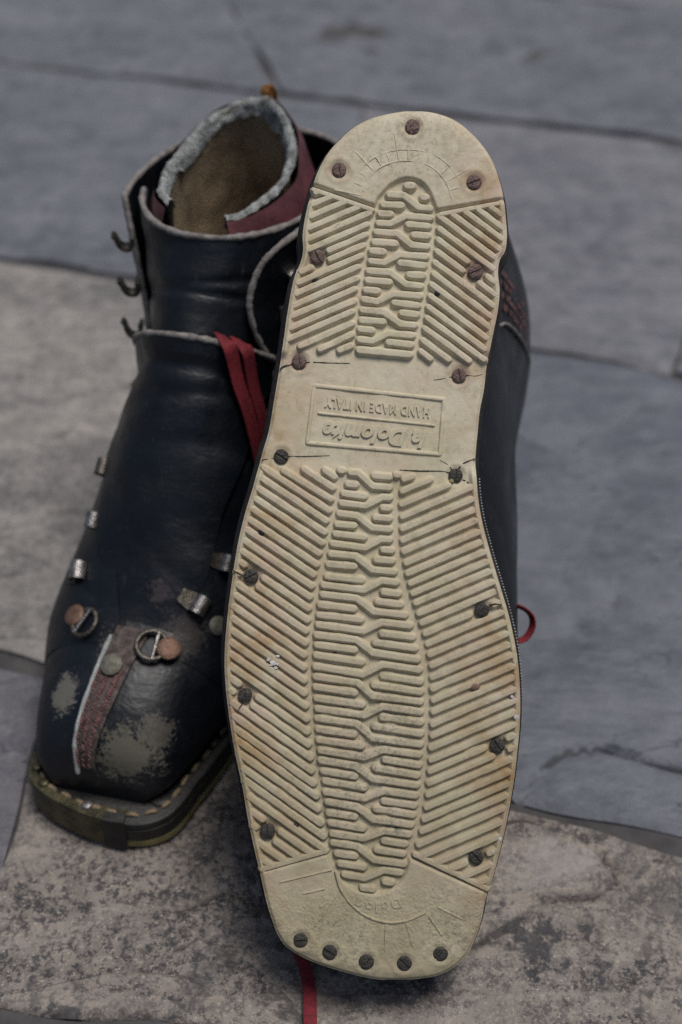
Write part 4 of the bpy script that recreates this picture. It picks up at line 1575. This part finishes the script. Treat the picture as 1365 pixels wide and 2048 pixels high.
def stone_mat(name, c1, c2, c3, speck, spk_col, fine=1.0, rough=0.75, dark=0.0, marks=(), cleft=0.8):
    n = N(name)
    oi = n.new('ShaderNodeObjectInfo')
    base = n.ramp(n.noise(9, 7, 0.66, 0.5), [(0.33, c1), (0.5, c2), (0.66, c3)])
    c = n.mix(n.ramp(n.noise(26, 6, 0.65), [(0.4, 0.0), (0.75, 0.55)]), base, tuple(0.62 * x for x in c1))
    c = n.mix(n.ramp(n.noise(34, 7, 0.7, 0.8, n.stretch((1, 2.6, 1))), [(0.50, 0.0), (0.66, 0.55)]), c, tuple(0.58 * x for x in c2))
    c = n.mix(n.ramp(n.noise(60, 6, 0.7), [(0.45, 0.0), (0.75, 0.5)]), c, tuple(min(1, 1.5 * x) for x in c3))
    if speck > 0:
        k = n.math('ADD', n.math('MULTIPLY', n.noise(330 * fine, 6, 0.78), 0.7), n.math('MULTIPLY', n.noise(80 * fine, 5, 0.7), 0.3))
        c = n.mix(n.ramp(k, [(0.485, 0.0), (0.545, speck)]), c, spk_col)
        k2 = n.noise(760 * fine, 4, 0.65)
        c = n.mix(n.ramp(k2, [(0.56, 0.0), (0.66, speck * 0.7)]), c, tuple(min(1, 1.6 * x) for x in c3))
        k3 = n.noise(110 * fine, 8, 0.75)
        c = n.mix(n.ramp(k3, [(0.55, 0.0), (0.64, speck * 0.8)]), c, tuple(0.55 * x for x in spk_col))
    # split layers: thin broken dark lines where a layer ends, and paler worn lips
    for sc_, st_, off in ((4.2, (1.0, 2.3, 1.0), 0.012), (9.0, (0.8, 2.0, 1.0), 0.010)):
        nv = n.noise(sc_, 5, 0.55, 0.9, n.stretch(st_))
        ab = n.math('ABSOLUTE', n.math('SUBTRACT', nv, 0.5))
        ln = n.math('MULTIPLY', n.ramp(ab, [(0.0, 1.0), (off, 0.0)]), n.ramp(n.noise(sc_ * 1.7, 4, 0.6), [(0.50, 0.0), (0.60, 1.0)]))
        c = n.mix(n.math('MULTIPLY', ln, cleft), c, tuple(0.42 * x for x in c1))
        sd_ = n.math('MULTIPLY', n.ramp(nv, [(0.50, 0.0), (0.515, 1.0)]), n.ramp(nv, [(0.515, 1.0), (0.60, 0.0)]))
        c = n.mix(n.math('MULTIPLY', sd_, 0.35 * cleft), c, tuple(min(1, 1.25 * x) for x in c3))
        n.bump(nv, 0.5 * cleft, 0.02)
    da = n.new('ShaderNodeAttribute', attribute_name='split_dark')
    df = n.math('MULTIPLY', n.ramp(n.math('ADD', da.outputs['Fac'], n.math('MULTIPLY', n.math('SUBTRACT', n.noise(260, 4, 0.7), 0.5), 0.7)), [(0.30, 0.0), (0.62, 1.0)]), n.ramp(da.outputs['Fac'], [(0.0, 0.0), (0.2, 0.85)]))
    c = n.mix(df, c, tuple(0.30 * x for x in c1))  # darker along the split lines and step edges
    if dark:
        k4 = n.math('ADD', n.noise(16, 7, 0.68, 0.6), n.math('MULTIPLY', n.noise(150, 4, 0.7), 0.22))
        c = n.mix(n.ramp(k4, [(0.68, 0.0), (0.75, dark)]), c, (0.042, 0.042, 0.048))
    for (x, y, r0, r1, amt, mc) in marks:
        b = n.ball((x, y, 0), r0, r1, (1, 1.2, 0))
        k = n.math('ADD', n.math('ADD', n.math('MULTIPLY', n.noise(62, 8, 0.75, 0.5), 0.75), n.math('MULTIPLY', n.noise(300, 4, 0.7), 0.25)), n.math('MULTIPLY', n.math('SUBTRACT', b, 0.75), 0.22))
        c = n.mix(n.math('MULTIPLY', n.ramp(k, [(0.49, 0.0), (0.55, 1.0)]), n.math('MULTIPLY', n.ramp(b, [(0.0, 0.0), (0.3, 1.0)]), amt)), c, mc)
    n.bump(n.noise(420, 5, 0.65), 0.30, 0.0012)
    n.bump(n.noise(55, 7, 0.68), 0.5, 0.004)
    return n.done(c, n.ramp(n.noise(40, 3), [(0.3, rough - 0.12), (0.7, rough + 0.1)]), 0, 0.35)


ST_BLUE = stone_mat('blue_grey_stone', (0.085, 0.094, 0.114), (0.115, 0.124, 0.147), (0.144, 0.150, 0.169), 0.12, (0.10, 0.105, 0.115), 0.6, 0.62)
ST_PINK = stone_mat('pinkish_grey_stone', (0.110, 0.115, 0.133), (0.149, 0.151, 0.167), (0.200, 0.196, 0.207), 0.15, (0.12, 0.115, 0.12), 0.5, 0.66)
ST_TAN = stone_mat('mottled_tan_stone', (0.123, 0.119, 0.117), (0.210, 0.196, 0.186), (0.316, 0.290, 0.261), 0.6, (0.085, 0.083, 0.085), 0.6)
ST_SPEC = stone_mat('speckled_stone', (0.150, 0.132, 0.120), (0.206, 0.179, 0.158), (0.276, 0.240, 0.205), 0.95, (0.045, 0.043, 0.045), 1.0, 0.75, 0.7,
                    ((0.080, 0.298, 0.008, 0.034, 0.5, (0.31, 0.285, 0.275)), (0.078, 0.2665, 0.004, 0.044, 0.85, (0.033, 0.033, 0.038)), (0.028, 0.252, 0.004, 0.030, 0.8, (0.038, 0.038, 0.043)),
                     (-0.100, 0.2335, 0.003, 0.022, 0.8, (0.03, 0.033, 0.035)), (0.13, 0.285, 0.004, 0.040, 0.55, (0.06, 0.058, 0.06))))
ST_MAUVE = stone_mat('mauve_grey_stone', (0.092, 0.092, 0.107), (0.127, 0.122, 0.138), (0.153, 0.150, 0.156), 0.5, (0.07, 0.07, 0.085), 0.9)
ST_GREY = stone_mat('grey_stone', (0.092, 0.099, 0.115), (0.126, 0.133, 0.150), (0.169, 0.173, 0.188), 0.15, (0.10, 0.10, 0.11), 0.5, 0.66)
GROUT = simple('grout', (0.045, 0.043, 0.045), (0.085, 0.08, 0.078), 60, None, 0.9, 0, 500, 0.5)

gm = bpy.data.meshes.new('ground')
gm.from_pydata([(-60, -60, -0.0065), (60, -60, -0.0065), (60, 60, -0.0065), (-60, 60, -0.0065)], [], [(0, 1, 2, 3)])
ground = link('ground', gm, GROUT, None, 'dark grout bed under the stone slabs', 'structure', smooth=0)

PAVE = bpy.data.objects.new('pavement', None)
col.objects.link(PAVE)
PAVE['label'] = 'paved ground of large irregular split stone slabs'
PAVE['kind'] = 'structure'

J = [lambda x: 1.44 - 0.30 * x, lambda x: 1.095 - 0.297 * x, lambda x: 0.736 - 0.33 * x, lambda x: 0.3655 - 0.355 * x, lambda x: 0.2335 - 0.075 * x, lambda x: -0.16 - 0.1 * x, lambda x: 1.85 - 0.3 * x, lambda x: 2.3 - 0.3 * x]
JG = [0.009, 0.012, 0.008, 0.010, 0.008, 0.008, 0.01, 0.01]      # joint widths


def flagstone(ja, jb, x0a, x0b, x1a, x1b, m, res, lab=None, steps=(), rough=0.0012, seed=0.0, tilt=0.0, cleft=0.55):
    """slab between joint ja (near) and jb (far); x at the near / far corners of its left and right edge"""
    ga, gb = JG[ja] / 2, JG[jb] / 2
    g = 0.0018
    split_darks = []
    nx = max(6, int((x1a - x0a) / res))
    ny = max(6, int(abs(J[jb](x0b) - J[ja](x0a)) / res))
    vs = []
    for i in range(ny + 1):
        for j in range(nx + 1):
            u, w = j / nx, i / ny
            xa = x0a + g + (x1a - x0a - 2 * g) * u
            xb = x0b + g + (x1b - x0b - 2 * g) * u
            pa = np.array([xa, J[ja](xa) + ga])
            pb = np.array([xb, J[jb](xb) - gb])
            p = pa + (pb - pa) * w
            q = Vector((p[0] * 9, p[1] * 9, seed))
            # rough hewn outline
            e = min(u * (x1a - x0a), (1 - u) * (x1a - x0a), w * 0.35, (1 - w) * 0.35)
            k = max(0, 1 - e / 0.03)
            p = p + np.array([noise.noise(q * 2.3), noise.noise(q * 2.3 + Vector((5, 5, 5)))]) * 0.0055 * k
            z = rough * (noise.noise(q * 0.6) * 1.6 + noise.noise(q * 2.2) * 0.8 + noise.noise(q * 6) * 0.45 + noise.noise(q * 17) * 0.25)
            # split layers: shallow terraces
            tl = noise.noise(Vector((p[0] * 3.0, p[1] * 7.5, seed + 3.1))) + 0.25 * noise.noise(q * 3)
            tt = tl * 3.2
            fr_ = tt - math.floor(tt)
            ek = min(1, e / 0.05) ** 1.5
            z += rough * cleft * (math.floor(tt) + min(1, fr_ * 9)) * ek
            if int(math.floor(tt)) % 2 == 0:
                z -= 0.0034 * cleft * math.exp(-((fr_ - 0.07) / 0.065) ** 2) * (0.5 + 0.5 * noise.noise(q * 1.7)) * 2 * ek
            split_dark = 0.0
            for poly, dz, wd in steps:
                pp = np.array([[p[0], p[1]]])
                dd = seg_dist(pp, poly)[0]
                ins = inside(pp, poly)[0]
                s = dd if ins else -dd
                z += dz * float(sstep(s, -wd, wd)) - 0.0026 * math.exp(-(s / (wd * 0.8)) ** 2)
                split_dark = max(split_dark, math.exp(-(s / 0.0016) ** 2) * (0.65 + 0.9 * noise.noise(q * 4)))
            z -= 0.0022 * max(0, 1 - e / 0.006) ** 2
            z += tilt * (w - 0.5)
            if int(math.floor(tt)) % 2 == 0:
                split_dark = max(split_dark, 0.7 * cleft * math.exp(-((fr_ - 0.07) / 0.05) ** 2) * max(0, 0.4 + noise.noise(q * 1.7)) * ek)
            split_darks.append(split_dark)
            vs.append((p[0] * GS, p[1] * GS, z - 0.0018))
    fs = []
    W = nx + 1
    for i in range(ny):
        for j in range(nx):
            a = i * W + j
            fs.append((a, a + 1, a + W + 1, a + W))
    ring = [j for j in range(W)] + [i * W + nx for i in range(1, ny + 1)] + [ny * W + j for j in range(nx - 1, -1, -1)] + [i * W for i in range(ny - 1, 0, -1)]
    o = len(vs)
    for k in ring:
        vs.append((vs[k][0], vs[k][1], -0.012))
    for k in range(len(ring)):
        k2 = (k + 1) % len(ring)
        fs.append((ring[k], o + k, o + k2, ring[k2]))
    me = mesh('flagstone', vs, fs)
    if len(me.vertices) == len(vs):
        at = me.attributes.new('split_dark', 'FLOAT', 'POINT')
        at.data.foreach_set('value', split_darks + [0.0] * (len(vs) - len(split_darks)))
    return link('flagstone', me, m, PAVE, lab, smooth=50)


# row nearest the camera, then outwards
flagstone(5, 4, -0.75, -0.75, -0.16, -0.13, ST_BLUE, 0.012, seed=1)
flagstone(5, 4, -0.16, -0.13, 0.40, 0.36, ST_GREY, 0.012, seed=2)
flagstone(5, 4, 0.40, 0.36, 0.95, 0.95, ST_TAN, 0.014, seed=3)
PATCH = [(0.040, 0.318), (0.075, 0.3285), (0.095, 0.3235), (0.106, 0.312), (0.112, 0.300), (0.1045, 0.2935), (0.092, 0.2905), (0.080, 0.2905), (0.066, 0.279), (0.052, 0.270), (0.035, 0.272), (0.02, 0.29)]
flagstone(4, 3, -0.70, -0.72, -0.1405, -0.1340, ST_MAUVE, 0.006, 'mauve grey slab at the left edge', seed=4)
flagstone(4, 3, -0.1405, -0.1340, 0.42, 0.40, ST_SPEC, 0.0026, 'speckled tan slab under both toes', ((PATCH, 0.0030, 0.0020),), 0.0014, seed=5)
flagstone(4, 3, 0.42, 0.40, 0.95, 0.95, ST_GREY, 0.012, seed=6)
STEP = [(0.070, 0.331), (0.0776, 0.3435), (0.0966, 0.3653), (0.1147, 0.3681), (0.1489, 0.357), (0.22, 0.33), (0.22, 0.25), (0.07, 0.25)]
flagstone(3, 2, -0.62, -0.64, 0.005, -0.045, ST_TAN, 0.0065, 'mottled tan slab left of the standing boot', rough=0.0013, seed=7)
flagstone(3, 2, 0.005, -0.045, 0.52, 0.50, ST_BLUE, 0.0034, 'smooth blue grey slab right of the sole', ((STEP, -0.0018, 0.0022),), 0.0009, seed=8)
flagstone(3, 2, 0.52, 0.50, 1.1, 1.1, ST_TAN, 0.016, seed=9)
flagstone(2, 1, -0.95, -0.98, -0.42, -0.47, ST_TAN, 0.016, seed=10)
flagstone(2, 1, -0.42, -0.47, 0.0, 0.02, ST_GREY, 0.0065, 'grey slab behind the standing boot', rough=0.0024, seed=11, cleft=0.7)
flagstone(2, 1, 0.0, 0.02, 0.2095, 0.33, ST_PINK, 0.0055, 'pinkish grey slab behind the sole', rough=0.0026, seed=12, cleft=0.75)
flagstone(2, 1, 0.2095, 0.33, 0.85, 0.9, ST_GREY, 0.014, seed=13)
flagstone(1, 0, -1.0, -1.0, -0.055, -0.150, ST_GREY, 0.014, rough=0.002, seed=14)
flagstone(1, 0, -0.055, -0.150, 0.75, 0.8, ST_GREY, 0.010, rough=0.003, seed=16, cleft=0.9)
flagstone(0, 6, -1.0, -1.0, 0.1, 0.1, ST_BLUE, 0.025, seed=17)
flagstone(0, 6, 0.1, 0.1, 0.95, 1.0, ST_PINK, 0.025, seed=18)
flagstone(6, 7, -1.1, -1.1, -0.1, -0.05, ST_GREY, 0.03, seed=19)
flagstone(6, 7, -0.1, -0.05, 1.1, 1.1, ST_GREY, 0.03, seed=20)
# coarser slabs further out
far = 0
for ja, jb in ((5, 4), (4, 3), (3, 2), (2, 1), (1, 0), (0, 6), (6, 7)):
    for x0, x1 in ((-2.2, -1.55), (-1.55, -1.1 if ja == 6 else (-0.75 if ja == 5 else (-0.71 if ja == 4 else (-0.63 if ja == 3 else -0.98)))), (1.1, 1.65), (1.65, 2.3)):
        far += 1
        flagstone(ja, jb, x0, x0, x1, x1, (ST_BLUE, ST_GREY, ST_TAN, ST_PINK)[(far * 7 + ja) % 4], 0.05, seed=40 + far)
print('bars', N_BAR[0], 'objects', len(bpy.data.objects))
